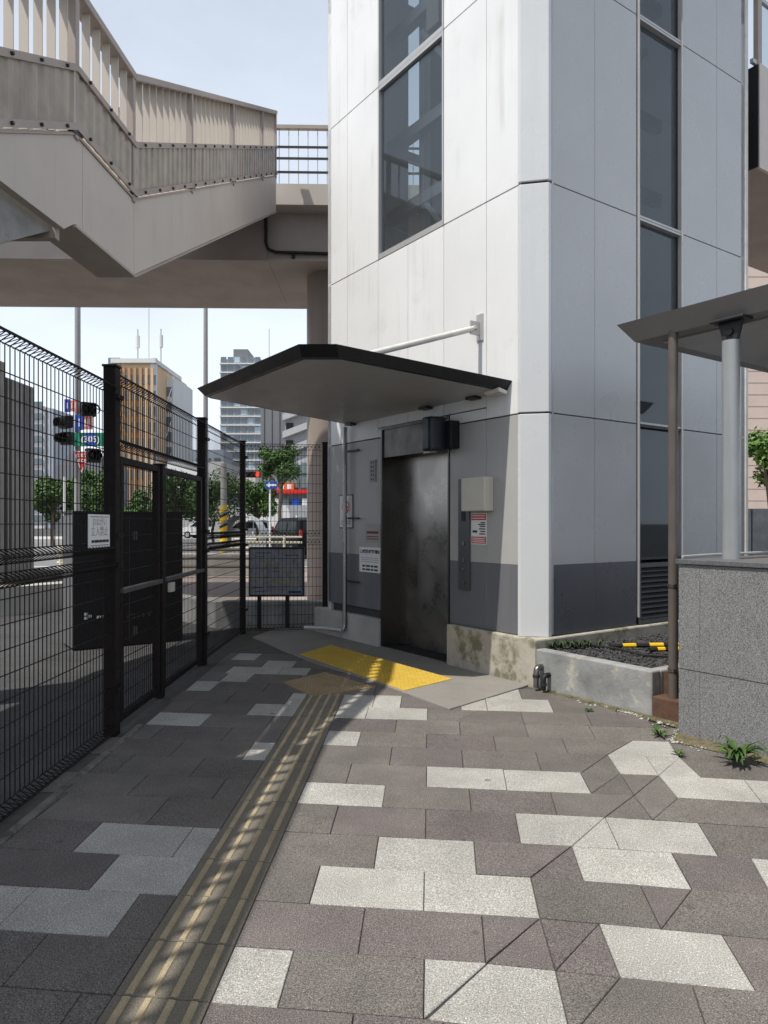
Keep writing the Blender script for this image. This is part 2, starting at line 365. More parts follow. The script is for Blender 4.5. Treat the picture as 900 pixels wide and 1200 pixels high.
#  each row: joints from left to right with the colour of the slab that follows
ROWS = {
 0: ['K', 'D', -70, 'D', 66, 'D', 'SL', 'T', 'SR', 'P', 408, 'P', (520, 500), 'P', 669, 'D', (704, 640), 'D', (812, 860), 'P', 1010],
 1: ['K', 'D', -95, 'D', 30, 'D', 'SL', 'T', 'SR', 'L', 335, 'D', 497, 'L', (571, 500), 'L', (651, 669), 'D', (727, 669), 'D', (811, 838), 'D', (902, 935), 'P', 1040],
 2: ['K', 'D', -110, 'L', 19, 'L', 146, 'D', 'SL', 'T', 'SR', 'P', 424, 'P', 567, 'P', (633, 571), 'P', (633, 651), 'P', (702, 651), 'P', (702, 727), 'L', (846, 886), 'P', (930, 990), 'D', 1060],
 3: ['K', 'P', 122, 'L', 'SL', 'T', 'SR', 'D', 369, 'L', 497, 'L', (622, 633), 'D', (750, 775), 'P', (811, 775), 'D', (910, 960), 'D', 1040],
 4: ['K', 'P', 102, 'L', 214, 'L', 'SL', 'T', 'SR', 'D', 441, 'L', 557, 'P', (670, 622), 'P', (670, 684), 'L', (787, 811), 'P', (880, 905), 'L', (975, 1005), 'D', 1070],
 5: ['K', 'D', 60, 'D', 185, 'D', 'SL', 'T', 'SR', 'D', 392, 'P', 499, 'P', 607, 'L', (709, 670), 'L', (709, 726), 'L', (818, 842), 'D', (925, 955), 'D', 1050],
 6: ['K', 'P', 60, 'D', 161, 'D', 257, 'D', 'SL', 'T', 'SR', 'L', 450, 'D', 551, 'P', 649, 'D', (743, 709), 'D', (743, 765), 'D', (795, 765), 'D', (893, 925), 'D', 1040],
 7: ['K', 'D', 145, 'D', 231, 'D', 'SL', 'T', 'SR', 'D', 409, 'D', 500, 'L', 592, 'L', (680, 693), 'D', (727, 693), 'D', (727, 743), 'D', (772, 743), 'D', (772, 794), 'L', (872, 893), 'L', 1000],
 8: ['K', 'P', 118, 'P', 208, 'D', 291, 'L', 'SL', 'T', 'SR', 'D', 458, 'P', 542, 'D', 631, 'D', (712, 682), 'D', (712, 727), 'L', (757, 772), 'L', (796, 772), 'L', (796, 822), 'D', 960],
 9: ['K', 'D', 186, 'P', 266, 'P', 'SL', 'T', 'SR', 'L', 421, 'D', 500, 'P', 580, 'D', 662, 'D', (741, 712), 'L', (784, 796), 'D', 900],
 10: ['K', 'L', 241, 'D', 316, 'D', 'SL', 'T', 'SR', 'P', 464, 'D', 539, 'D', 617, 'D', 694, 'D', 770, 'D', 860],
 11: ['K', 'D', 222, 'D', 294, 'L', 'SL', 'T', 'SR', 'L', 430, 'L', 501, 'D', (560, 535), 'D', 612, 'D', 690, 'P', 760],
 12: ['K', 'P', 206, 'D', 270, 'P', 338, 'L', 'SL', 'T', 'SR', 'L', 438, 'L', 470, 'P', 540, 'L', 570, 'L', 646, 'D', 720, 'D', 790],
 13: ['K', 'L', 252, 'D', 312, 'P', 370, 'D', 440, 'D', 500, 'D', 558, 'L', 610, 'D', 680],
 14: ['K', 'D', 262, 'L', 293, 'D', 350, 'D', 410, 'D', 470],
 15: ['K', 'D', 268, 'L', 329, 'L', 362, 'D', 420],
 16: ['K', 'D', 262, 'D', 310, 'L', 345, 'D', 400],
 17: ['K', 'D', 275, 'L', 303, 'D', 360],
}
for r in range(len(ROWS_Y)-1):
    key = r-N0+1
    if key > 17: break
    if key < 0:                             # rows in front of the picture
        d = 1218/(ROWS_Y[r+1]-HOR); js = ['K']; x = -1.6+random.random()*.4
        while x < strip_x(d, False)-.08: js += [random.choice('DDPDPL'), 450+FPX*x/d]; x += .45
        js += ['D', 'SL', 'T', 'SR']; x = strip_x(d, True)+random.uniform(.12, .4)
        while x < 2.9: js += [random.choice('DDPDPL'), 450+FPX*x/d]; x += .45
        js = js
    else: js = ROWS[key]
    pts = [joint(r, j) for j in js[0::2]]
    for k, c in enumerate(js[1::2]):
        if k+1 >= len(pts): break
        (a0, a1), (b0, b1) = pts[k], pts[k+1]
        if c == 'T': tactile([a0, b0, b1, a1])
        else: slab([a0, b0, b1, a1], c)

# the concrete apron before the lift, with its tactile blocks
ap = [G(*q) for q in ((296, 747), (362, 775.5), (440, 800), (527, 832), (612, 806), (660, 790), (560, 765), (447, 745), (400, 735), (330, 735))]
apron = kind(MB().prism([(p.x, p.y) for p in ap], -.08, .010).build('concrete_apron', CONC3, None, bevel=.004), 'structure')
def bl(q, u, v): return (q[0]*(1-u)+q[1]*u)*(1-v)+(q[3]*(1-u)+q[2]*u)*v
def dots(q, m, nu, nv, z, per, name='warning_tile', parent=None):
    for i in range(nu):
        for j in range(nv):
            t = [bl(q, (i+a)/nu, (j+b)/nv) for a, b in ((.004, .006), (.996, .006), (.996, .994), (.004, .994))]
            mb = MB(); mb.quadbox([p+Vector((0, 0, z-.02)) for p in t], [p+Vector((0, 0, z)) for p in t])
            for a in range(per):
                for b in range(per):
                    c = bl(t, (a+.5)/per, (b+.5)/per); mb.cyl(c+Vector((0, 0, z-.001)), c+Vector((0, 0, z+.005)), .0125, .008, 7)
            mb.build(name, m, parent)
yq = [G(*q) for q in ((351, 768), (474, 811), (531, 797), (388, 757))]
dots(yq, TYEL, 5, 2, .0145, 6, parent=apron)
bq = [G(*q) for q in ((331, 800), (366, 816.5), (440, 806), (381, 788))]
dots(bq, TBRN, 2, 3, .0065, 6, parent=pave)

# ------------------------------------------------------------------ lift tower
TW = thing('lift_tower', 'tall white panelled lift tower with chamfered corner and narrow windows beside the canopy', 'tower', PL(1.7, -1.7, 0))
ZJ = [.42, 2.45, 4.54, 6.57, 8.62, 10.7]
tEnd, rEnd = tL(384.5), tR(873)
dA, dB = tL(527), tL(447)                       # door opening
colsL = [0.0]+[tL(x) for x in (570, 520, 478, 443, 407)]+[tEnd]
colsR = [0.0]+[tR(x) for x in (697, 746, 799, 840)]+[rEnd]
wL = (tL(519), tL(444)); wR = (tR(748), tR(798))
def panelL(t0, t1, z0, z1, m, g=.003, gz=.006, n0=-.03, n1=0.0):
    return MB().obox(PL(t0+g, n1, z0+gz), LD*(t1-t0-2*g), NL*(n0-n1), (0, 0, z1-z0-2*gz)).build('cladding_panel', m, TW, bevel=.003)
def panelR(t0, t1, z0, z1, m, g=.003, gz=.005, n0=-.03, n1=0.0):
    return MB().obox(PR(t0+g, n1, z0+gz), RD*(t1-t0-2*g), NR*(n0-n1), (0, 0, z1-z0-2*gz)).build('cladding_panel', m, TW, bevel=.003)
for k in range(5):
    z0, z1 = ZJ[k], ZJ[k+1]
    for c in range(6):
        a, b = colsL[c], colsL[c+1]
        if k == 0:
            if b <= dA+.01 or a >= dB-.01: panelL(a, b, z0, z1, WHITE_LOW_SHADE)
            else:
                if a < dA: panelL(a, dA, z0, z1, WHITE_LOW_SHADE)
                if b > dB: panelL(dB, b, z0, z1, WHITE_LOW_SHADE)
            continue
        if k == 1 or not (abs(a-colsL[2]) < .01 or abs(a-colsL[3]) < .01):
            zz = 2.56 if (k == 1 and a < dB and b > dA) else z0
            if zz > z0 and a < dA: panelL(a, dA, z0, 2.562, WHITE)
            if zz > z0 and b > dB: panelL(dB, b, z0, 2.562, WHITE)
            panelL(a, b, zz, z1, WHITE)
    for c in range(5):
        a, b = colsR[c], colsR[c+1]
        if c == 2: continue
        panelR(a, b, z0, z1, SHADEW_LOW if k == 0 else SHADEW)
# the strip over the door between the row joint and the frame is closed by the frame itself
# backing behind the joints (leaves the windows and the door open)
bk = MB()
def backL(t0, t1, z0, z1): bk.obox(PL(t0, -.036, z0), LD*(t1-t0), NL*-.05, (0, 0, z1-z0))
def backR(t0, t1, z0, z1): bk.obox(PR(t0, -.036, z0), RD*(t1-t0), NR*-.05, (0, 0, z1-z0))
backL(-.02, dA, .0, 2.5); backL(dB, tEnd, 0, 2.5); backL(-.02, wL[0], 2.5, 10.7); backL(wL[1], tEnd, 2.5, 10.7); backL(wL[0], wL[1], 2.5, 4.56)
backR(-.02, wR[0], 0, 10.7); backR(wR[1], rEnd, 0, 10.7)
bk.build('wall_backing', JOINT, TW)
for c in (1, 2, 3, 4, 5):                       # sealant in the upright joints
    t = colsL[c]
    for z0, z1 in ((.43, 2.44), (2.46, 4.53), (4.55, 6.56), (6.58, 8.6)):
        if z0 > 4.5 and c == 3: continue
        if z0 < 1 and dA-.02 < t < dB+.02: continue
        if 2 < z0 < 4 and dA < t < dB: z0 = 2.57
        MB().obox(PL(t-.0045, -.004, z0), LD*.009, NL*-.02, (0, 0, z1-z0)).build('joint_seal', SEAL, TW)
for c in (1, 4):
    t = colsR[c]
    for z0, z1 in ((.43, 2.44), (2.46, 4.53), (4.55, 6.56), (6.58, 8.6)):
        MB().obox(PR(t-.004, -.004, z0), RD*.008, NR*-.02, (0, 0, z1-z0)).build('joint_seal', ALU, TW)
# back walls, roof, shaft inside
UPV0 = Vector((0, 0, 1)); W = M+RD*rEnd; B = K+LD*tEnd
far = W+LD*(tEnd+.2)
bw = MB(); T_ = tEnd+.2; R2 = rEnd+.12
for o, d, nn, ln, g0, g1 in ((W, LD, -RD*.08, T_, 1.72, 2.08), (B, RD, NR*.08, R2, 1.25, 1.6)):     # rear walls keep glazed strips that let daylight in
    bw.obox(o, d*g0, nn, (0, 0, 10.7)); bw.obox(o+d*g1, d*(ln-g1), nn, (0, 0, 10.7)); bw.obox(o+d*g0, d*(g1-g0), nn, (0, 0, 2.5))
    for z in (4.5, 6.53, 8.58, 10.4): bw.obox(o+d*g0+UPV0*z, d*(g1-g0), nn, (0, 0, .12))
RW_ = bw.build('rear_wall', mat('rear_panel_paint', (.5, .5, .5), .5, var=.05), TW)
for o, d, nn, g0, g1 in ((W, LD, RD, 1.72, 2.08), (B, RD, LD, 1.25, 1.6)):
    a_, b_ = o+d*g0-nn*.04, o+d*g1-nn*.04; MB().quad(a_+UPV0*2.5, b_+UPV0*2.5, b_+UPV0*10.5, a_+UPV0*10.5).build('pane', GLASS2, RW_)
MB().prism([tuple(p)[:2] for p in (K+NL*.06, M+NR*.06, W+NR*.06, far, B+NL*.06)], 10.7, 10.9).build('roof', SHADEW, TW)
MB().obox(PL(.5, -.9, 0), LD*1.3, NL*-1.3, (0, 0, 2.9)).build('lift_car', SHAFT, TW)
sb = MB()
for z in (3.6, 5.3, 6.2, 7.6, 9.3):
    sb.obox(PL(.4, -.55, z), LD*2.5, NL*-.12, (0, 0, .14)); sb.obox(PR(.4, -.75, z), RD*2.4, NR*-.10, (0, 0, .14))
for t in (.8, 1.55, 2.3): sb.obox(PL(t, -.7, .3), LD*.1, NL*-.1, (0, 0, 10)); 
for t in (1.0, 1.75): sb.obox(PR(t, -.95, .3), RD*.08, NR*-.1, (0, 0, 10))
for z in (5.0, 7.0): sb.cyl(PR(.9, -.7, z-1.4), PR(2.4, -.7, z), .04, n=6); sb.cyl(PL(.9, -.6, z-1.2), PL(2.2, -.6, z+.4), .035, n=6)
sb.build('shaft_steelwork', SHAFTB, TW)
MB().obox(PL(tL(495), -.22, 6.95), LD*.22, NL*-.1, (0, 0, .34)).build('junction_box', BEIGE, TW, bevel=.01)
# windows
for z0, z1 in ((4.60, 6.52), (6.62, 8.58), (8.68, 10.6)):
    f = MB(); a, b = wL
    f.obox(PL(a, .004, z0-.06), LD*(b-a), NL*-.06, (0, 0, .06)); f.obox(PL(a, .004, z1), LD*(b-a), NL*-.06, (0, 0, .05))
    f.obox(PL(a-.012, .006, z0-.06), LD*.022, NL*-.06, (0, 0, z1-z0+.11)); f.obox(PL(b-.010, .006, z0-.06), LD*.022, NL*-.06, (0, 0, z1-z0+.11))
    w = f.build('window_frame', ALU, TW)
    MB().quad(PL(b-.01, -.03, z0), PL(a+.01, -.03, z0), PL(a+.01, -.03, z1), PL(b-.01, -.03, z1)).build('pane', GLASS, w)
for z0, z1 in ((1.10, 2.425), (2.475, 4.515), (4.565, 6.545), (6.595, 8.595), (8.645, 10.6)):
    f = MB(); a, b = wR; fm = ALU if z0 > 2 else DARKSTEEL
    w = f.obox(PR(a, .004, z0-.022), RD*(b-a), NR*-.06, (0, 0, .022)).build('window_frame', fm, TW)
    MB().obox(PR(a, .004, z1), RD*(b-a), NR*-.06, (0, 0, .022)).build('frame_head', fm, w)
    MB().quad(PR(a+.01, -.05, z0), PR(b-.01, -.05, z0), PR(b-.01, -.05, z1), PR(a+.01, -.05, z1)).build('pane', GLASS2, w)
tr = MB()
for t, w_ in ((wR[0]-.012, .013), (wR[1], .014)): tr.obox(PR(t, .02, .5), RD*w_, NR*-.07, (0, 0, 10.1))
tr.build('window_trim', ALU, TW)
# louvre under the side window
lv = MB(); a, b = wR
for z0_, z1_ in ((.43, .47), (1.0, 1.045)): lv.obox(PR(a, .01, z0_), RD*(b-a), NR*-.07, (0, 0, z1_-z0_))
for t in (a, b-.03): lv.obox(PR(t, .012, .43), RD*.03, NR*-.07, (0, 0, .615))
lv.obox(PR(a, -.08, .43), RD*(b-a), NR*-.02, (0, 0, .6))
LVM = mat('louvre_grey', (.085, .085, .088), .45, .2, var=.1); LV = lv.build('louvre', LVM, TW)
for i in range(10):
    z = .475+i*.053
    MB().extr([PR(a+.03, -.005, z), PR(a+.03, -.06, z+.045), PR(a+.03, -.06, z+.053), PR(a+.03, -.005, z+.008)], RD*(b-a-.06)).build('louvre_blade', LVM, LV)
# chamfered corner casing
prof = [PL(0, -.05, 0), PL(0, .016, 0), PL(-.035, .02, 0), M-RD*.045+NR*.02, M+NR*.016, M+NR*-.05]
for z0, z1 in ((.42, 2.44), (2.455, 4.525), (4.548, 6.56), (6.58, 8.6), (8.62, 10.7)):
    MB().prism([p[:2] for p in prof], z0, z1).build('corner_panel', CORNER, TW, bevel=.006)
MB().prism([tuple(p)[:2] for p in (PL(0, -.06, 0), PL(-.03, -.002, 0), M-RD*.04+NR*-.002, M+NR*-.06)], .4, 10.7).build('corner_core', JOINT, TW)
MB().obox(PR(.004, .014, .44), RD*.02, NR*-.05, (0, 0, 10)).build('corner_trim', ALU, TW)
MB().obox(PR(rEnd-.01, .015, .44), RD*.06, NR*-.09, (0, 0, 10.2)).build('rear_corner_trim', PIPE_W, TW, bevel=.01)
# plinth
pl = MB(); kc = K-LD*.2+NL*.05+NR*.05
pl.prism([tuple(p)[:2] for p in (kc, PL(dA-.004, .05, 0), PL(dA-.004, -.3, 0), PL(.2, -.3, 0), PR(.2, -.3, 0), PR(rEnd, -.3, 0), PR(rEnd, .05, 0))], -.1, .42)
pl.build('plinth', CONC, TW, bevel=.015)
MB().obox(PL(dB+.004, .05, -.1), LD*(tL(372)-dB), NL*-.35, (0, 0, .52-.09)).build('plinth', CONC5, TW, bevel=.012)
# entrance: stainless frame, lintel, sliding door panels
fr = MB(); fw = .03
fr.obox(PL(dB-fw, .012, .02), LD*fw, NL*-.30, (0, 0, 2.54)); fr.obox(PL(dA, .008, .02), LD*.022, NL*-.30, (0, 0, 2.54))
fr.obox(PL(dA+.022, .012, 2.53), LD*(dB-dA-.022-fw), NL*-.05, (0, 0, .03))
fr.obox(PL(dA+.022, -.006, 2.21), LD*(dB-dA-.022-fw), NL*-.28, (0, 0, .32))
DF = fr.build('door_frame', mat('brushed_frame', (.10, .095, .09), .38, 1.0, var=.12, vscale=2), TW)
mid = dA+.25
MB().obox(PL(dA+.022, -.25, .03), LD*(mid-dA-.03), NL*-.03, (0, 0, 2.18)).build('door_leaf', STEEL_D, TW)
MB().obox(PL(mid, -.235, .03), LD*(dB-fw-mid), NL*-.03, (0, 0, 2.18)).build('door_leaf', STEEL_D, TW)
MB().obox(PL(dA, -.02, -.02), LD*(dB-dA), NL*-.4, (0, 0, .045)).build('door_sill', BLACKR, TW)
MB().obox(PL(dA-.004, .006, .7), LD*.03, NL*-.02, (0, 0, 1.35)).build('door_edge_rubber', BLACKR, TW)

# ------------------------------------------------------------------ things fixed to the tower's entrance face
CN = thing('entrance_canopy', 'charcoal edged canopy with pale grey underside jutting over the lift door', 'canopy', PL(1.5, .2, 2.6))
ring = [(3.0, 0.0), (3.0, 1.86), (2.93, 1.956), (.576, 1.956), (.335, 1.74), (.085, 0.0)]
zt = lambda n: 2.74+n*.082; zb = lambda n: 2.682+n*.082
top = [PL(t, n, zt(n)+.025) for t, n in ring]
c_ = Vector((1.5, .95))
low = []
for t, n in ring:
    d = Vector((t, n))-c_; q = Vector((t, n))
    q.x -= .065*(1 if d.x > 0 else -1); 
    if n > .1: q.y -= .065
    low.append(PL(q.x, q.y, zb(q.y)))
MB().quadbox(low, top).build('fascia', CANO, CN)
lo2 = []
for t, n in ring:
    d = Vector((t, n))-c_; q = Vector((t, n)); q.x -= .11*(1 if d.x > 0 else -1)
    if n > .1: q.y -= .11
    lo2.append(PL(q.x, q.y, zb(q.y)-.004))
MB().quadbox(lo2, [p+Vector((0, 0, .02)) for p in lo2]).build('soffit_panel', SOFFIT, CN)
for t in (.2, .5, 1.25, 2.75): MB().obox(PL(t, .09, 2.655), LD*.14, NL*-.088, (0, 0, .045)).build('canopy_bracket', PIPE_W if t < .3 else DARKSTEEL, CN, bevel=.004)
MB().tube([PL(.14, .03, 2.66), PL(.14, .11, 2.68), PL(.30, .13, 2.67)], .022).build('roof_drain', PIPE_W, CN, True)
SR = thing('canopy_tie_rod', 'pale steel tie rod bracing the canopy back to the white wall', 'rod', PL(.515, 0, 3.3))
MB().tube([PL(.515, .07, 3.335), PL(.515, 1.5, 2.85)], .028, 12).build('rod', PIPE_W, SR, True)
mb = MB(); mb.obox(PL(.47, .012, 3.22), LD*.09, NL*-.012, (0, 0, .26)); mb.obox(PL(.507, .13, 3.27), LD*.016, NL*-.12, (0, 0, .13)); mb.build('bracket_plate', ALU, SR)
MB().cyl(PL(.49, .085, 3.33), PL(.54, .085, 3.33), .02, n=8).build('bolt', DARKSTEEL, SR)

DP = thing('rain_pipe', 'slim metal rain pipe dropping from the canopy and bending along the plinth', 'pipe', PL(tL(408), .1, 0))
tp = tL(410)
MB().tube([PL(tp, .075, 2.64), PL(tp, .075, .20), PL(tp, .085, .15), PL(tp, .11, .12)], .026, 10).build('downpipe', STEEL, DP, True)
MB().tube([PL(tp, .11, .12), PL(tp+.35, .16, .11), PL(tp+.62, .30, .10)], .026, 10).build('outlet_pipe', ALU, DP, True)
for z in (2.33, 1.50, .72): MB().obox(PL(tp-.25, .02, z), LD*.25, NL*.02, (0, 0, .02)).build('pipe_clip', DARKSTEEL, DP)

# lamp-like housing beside the lintel
SP = thing('projecting_sign_housing', 'navy blue plastic housing with a rear box projecting beside the lift lintel', 'housing', PL(tL(533), 0, 2.2))
hh = MB(); z0, z1 = 2.18, 2.52
cx, cn = dA+.02, .20
pts = [(cx-.09, cn-.10), (cx+.09, cn-.10), (cx+.10, cn), (cx+.06, cn+.10), (cx-.06, cn+.10), (cx-.10, cn)]
hh.quadbox([PL(t, n, z0) for t, n in pts], [PL(t, n, z1) for t, n in pts]); hh.build('front_housing', NAVY, SP, True, .02)
MB().obox(PL(dA-.16, .12, 2.2), LD*.16, NL*-.12, (0, 0, .28)).build('rear_box', BLACK, SP, bevel=.01)
MB().obox(PL(dA+.06, .17, 2.175), LD*.16, NL*-.05, (0, 0, .012)).build('lens', PAPER, SP)
BP = thing('lift_button_panel', 'tall narrow stainless button panel right of the lift door', 'button panel', PL(tL(545), 0, 1.0))
b0, b1 = tL(551.5), tL(538.5); zz0, zz1 = Zat(692, K.y+LD.y*b0), Zat(561, K.y+LD.y*b0)
MB().obox(PL(b0, .02, zz0), LD*(b1-b0), NL*-.02, (0, 0, zz1-zz0)).build('plate', mat('dull_button_plate', (.10, .105, .11), .4, .6, var=.1), BP, bevel=.004)
bm = (b0+b1)/2
for f, r in ((.95, .022), (.88, .016)): MB().cyl(PL(bm, .019, zz0+(zz1-zz0)*f), PL(bm, .026, zz0+(zz1-zz0)*f), r, n=12).build('sensor', BLACK, BP)
MB().obox(PL(bm-.03, .024, zz0+.62*(zz1-zz0)), LD*.06, NL*-.006, (0, 0, .19*(zz1-zz0))).build('display', BLACK, BP)
for f in (.42, .27, .19, .07): MB().cyl(PL(bm, .019, zz0+(zz1-zz0)*f), PL(bm, .028, zz0+(zz1-zz0)*f), .02, n=12).build('button', STEEL, BP)
IB = thing('intercom_box', 'beige metal wall box above the red notice', 'box', PL(.55, 0, 1.6))
i0, i1 = tL(578.5), tL(551); zi0, zi1 = Zat(599, K.y+LD.y*.5), Zat(560, K.y+LD.y*.5)
MB().obox(PL(i0, .12, zi0), LD*(i1-i0), NL*-.12, (0, 0, zi1-zi0)).build('casing', BEIGE, IB, bevel=.008)
UPV = Vector((0, 0, 1)); TX = -LD                # left to right along the entrance face, as read
RN = thing('red_notice', 'small red and white notice stuck under the beige box', 'notice', PL(.6, 0, 1.4))
r0, r1 = tL(570.5), tL(552.5); zr0, zr1 = Zat(638, K.y+LD.y*.55), Zat(601.5, K.y+LD.y*.55); H_ = zr1-zr0; W_ = r1-r0
MB().obox(PL(r0, .004, zr0), LD*W_, NL*-.004, (0, 0, H_)).build('sheet', PAPER, RN)
def barL(t0, t1, z0, z1, m, name, par, n=.0052): MB().obox(PL(t0, n, z0), LD*(t1-t0), NL*-.0012, (0, 0, z1-z0)).build(name, m, par)
barL(r0+.03*W_, r1-.03*W_, zr0+.78*H_, zr0+.97*H_, RED, 'red_band', RN); barL(r0+.03*W_, r1-.03*W_, zr0+.03*H_, zr0+.25*H_, RED, 'red_band', RN)
for f in (.92, .84, .20, .14, .08): barL(r0+.10*W_, r1-.08*W_, zr0+f*H_-.004, zr0+f*H_+.004, PAPER, 'print_line', RN, .0064)
for f, s in ((.70, .3), (.64, .45), (.58, .35), (.5, .4), (.42, .32), (.34, .38)):
    barL(r0+.08*W_, r0+(.08+s)*W_, zr0+f*H_-.006, zr0+f*H_+.005, INK, 'print_line', RN)
barL(r0+.6*W_, r1-.1*W_, zr0+.38*H_, zr0+.45*H_, INK, 'print_block', RN)
NS = thing('no_smoking_sign', 'black framed no-smoking sign behind the rain pipe', 'sign', PL(tL(404), 0, 1.5))
s0, s1 = tL(413.5), tL(399); zs0, zs1 = Zat(618, 9.0), Zat(581, 9.0); sm = (s0+s1)/2; sw = s1-s0
MB().obox(PL(s0-.012, .008, zs0-.012), LD*(sw+.024), NL*-.008, (0, 0, zs1-zs0+.024)).build('frame', BLACK, NS)
MB().obox(PL(s0, .012, zs0), LD*sw, NL*-.004, (0, 0, zs1-zs0)).build('face', PAPER, NS)
rg = MB(); zc = zs0+.64*(zs1-zs0); rr = .085
for k in range(28):
    a, b = 2*math.pi*k/28, 2*math.pi*(k+1)/28
    P_ = lambda r, u: PL(sm+math.cos(u)*r, .014, zc+math.sin(u)*r)
    rg.quad(P_(rr, a), P_(rr*.78, a), P_(rr*.78, b), P_(rr, b))
rg.build('red_ring', REDV, NS)
mb = MB(); u = Vector((.7071, .7071)); w_ = Vector((-.7071, .7071))*.009
mb.quad(*[PL(sm+p.x, .0145, zc+p.y) for p in (u*-.07+w_, u*-.07-w_, u*.07-w_, u*.07+w_)]); mb.build('red_bar', REDV, NS)
mb = MB(); mb.quad(*[PL(sm+x, .0135, zc+z) for x, z in ((.06, -.008), (.06, .01), (-.05, .01), (-.05, -.008))]); mb.build('cigarette', INK, NS)
for f in (.17, .10): MB().obox(PL(s0+.03, .0135, zs0+f*(zs1-zs0)), LD*(sw-.06), NL*-.001, (0, 0, .014)).build('print_line', GREYINK, NS)
PO = thing('white_poster', 'white poster with heavy black heading left of the lift door', 'poster', PL(tL(434), 0, 1.1))
p0, p1 = tL(446), tL(421.5); dp = K.y+LD.y*p0; zp0, zp1 = Zat(672, dp), Zat(642, dp); pw, ph = p1-p0, zp1-zp0
MB().obox(PL(p0, .004, zp0), LD*pw, NL*-.004, (0, 0, ph)).build('sheet', PAPER, PO)
text('この施設の管理者は', pw*.105, PL((p0+p1)/2, .0055, zp0+.82*ph), TX, UPV, INK, 'heading_print', PO, .0006, bold=.0022)
for f in (.58, .50, .42): barL(p0+.10*pw, p1-.08*pw, zp0+f*ph-.004, zp0+f*ph+.003, GREYINK, 'print_line', PO)
for f in (.25, .11):
    x = p0+.12*pw
    for w1 in (.17, .12, .2, .14): barL(x, x+w1*pw, zp0+f*ph-.012, zp0+f*ph+.010, INK, 'print_block', PO); x += (w1+.035)*pw
PO2 = thing('faded_notice', 'small faded notice with brown lines above the white poster', 'notice', PL(tL(437), 0, 1.3))
q0, q1 = tL(446), tL(428); zq0, zq1 = Zat(636, dp), Zat(613.5, dp); qw, qh = q1-q0, zq1-zq0
FAD = mat('faded_sheet', (.36, .34, .33), .7, var=.1); BRN = mat('brown_print', (.16, .05, .035), .7, var=.1)
MB().obox(PL(q0, .004, zq0), LD*qw, NL*-.004, (0, 0, qh)).build('sheet', FAD, PO2)
for f, h_, m in ((.78, .10, GREYINK), (.46, .13, BRN), (.28, .05, BRN), (.16, .05, BRN)): barL(q0+.12*qw, q1-.12*qw, zq0+f*qh, zq0+(f+h_)*qh, m, 'print_line', PO2)
PQ = thing('perforated_plaque', 'tiny grey perforated plaque high up left of the lift door', 'plaque', PL(tL(437), 0, 2.0))
a0, a1 = tL(441), tL(434); za0, za1 = Zat(564, dp), Zat(538, dp)
MB().obox(PL(a0, .012, za0), LD*(a1-a0), NL*-.012, (0, 0, za1-za0)).build('plate', mat('plaque_grey', (.24, .24, .24), .5, .3), PQ)
for k in range(5):
    for j in (.33, .67):
        MB().cyl(PL(a0+(a1-a0)*j, .0115, za0+(za1-za0)*(.12+.19*k)), PL(a0+(a1-a0)*j, .015, za0+(za1-za0)*(.12+.19*k)), .011, n=8).build('hole', BLACK, PQ)

# ------------------------------------------------------------------ planter, granite wall, stair canopy on the right
kc0 = kc+NR*.02+NL*.015
PT = thing('concrete_planter', 'low weathered concrete planter wall at the foot of the tower', 'planter', kc0-LD*.6)
def PK(s, n, z): return kc0-LD*s+NL*n+Vector((0, 0, z))
lenP = 1.16
mb = MB(); mb.quadbox([PK(0, 0, -.1), PK(lenP, 0, -.1), PK(lenP, -.11, -.1), PK(0, -.11, -.1)], [PK(0, 0, .345), PK(lenP, 0, .345), PK(lenP, -.11, .345), PK(0, -.11, .345)])
mb.build('front_wall', CONC2, PT, bevel=.012)
mb = MB(); mb.quadbox([PK(lenP-.10, -.112, -.1), PK(lenP, -.112, -.1), PK(lenP, -2.6, -.1), PK(lenP-.10, -2.6, -.1)], [PK(lenP-.10, -.112, .34), PK(lenP, -.112, .34), PK(lenP, -2.6, .34), PK(lenP-.10, -2.6, .34)])
mb.build('end_wall', CONC2, PT, bevel=.012)
gv = MB(); gv.quadbox([PK(-.05, -.11, -.05), PK(lenP-.1, -.11, -.05), PK(lenP-.1, -4, -.05), PK(-.05, -4, -.05)], [PK(-.05, -.11, .318), PK(lenP-.1, -.11, .318), PK(lenP-.1, -4, .318), PK(-.05, -4, .318)])
gv.build('gravel_bed', GRAV, PT)
st = MB()
for _ in range(2600):
    c = PK(random.uniform(.02, lenP-.13), random.uniform(-3.0, -.13), .318+random.random()*.016)
    r = random.uniform(.009, .021); ax = [Vector((random.uniform(-1, 1), random.uniform(-1, 1), random.uniform(-.5, .5))).normalized() for _ in range(3)]
    a, b = ax[0], ax[0].cross(ax[1]).normalized(); e = a.cross(b); o = len(st.v)
    st.v += [tuple(c+a*r), tuple(c-a*r), tuple(c+b*r*.8), tuple(c-b*r*.8), tuple(c+e*r*.6), tuple(c-e*r*.6)]
    st.f += [(o, o+2, o+4), (o+2, o+1, o+4), (o+1, o+3, o+4), (o+3, o, o+4), (o+2, o, o+5), (o+1, o+2, o+5), (o+3, o+1, o+5), (o, o+3, o+5)]
sto = st.build('gravel', GRAV); kind(sto, 'stuff'); tag(sto, 'dark grey gravel filling the planter at the tower foot', 'gravel')
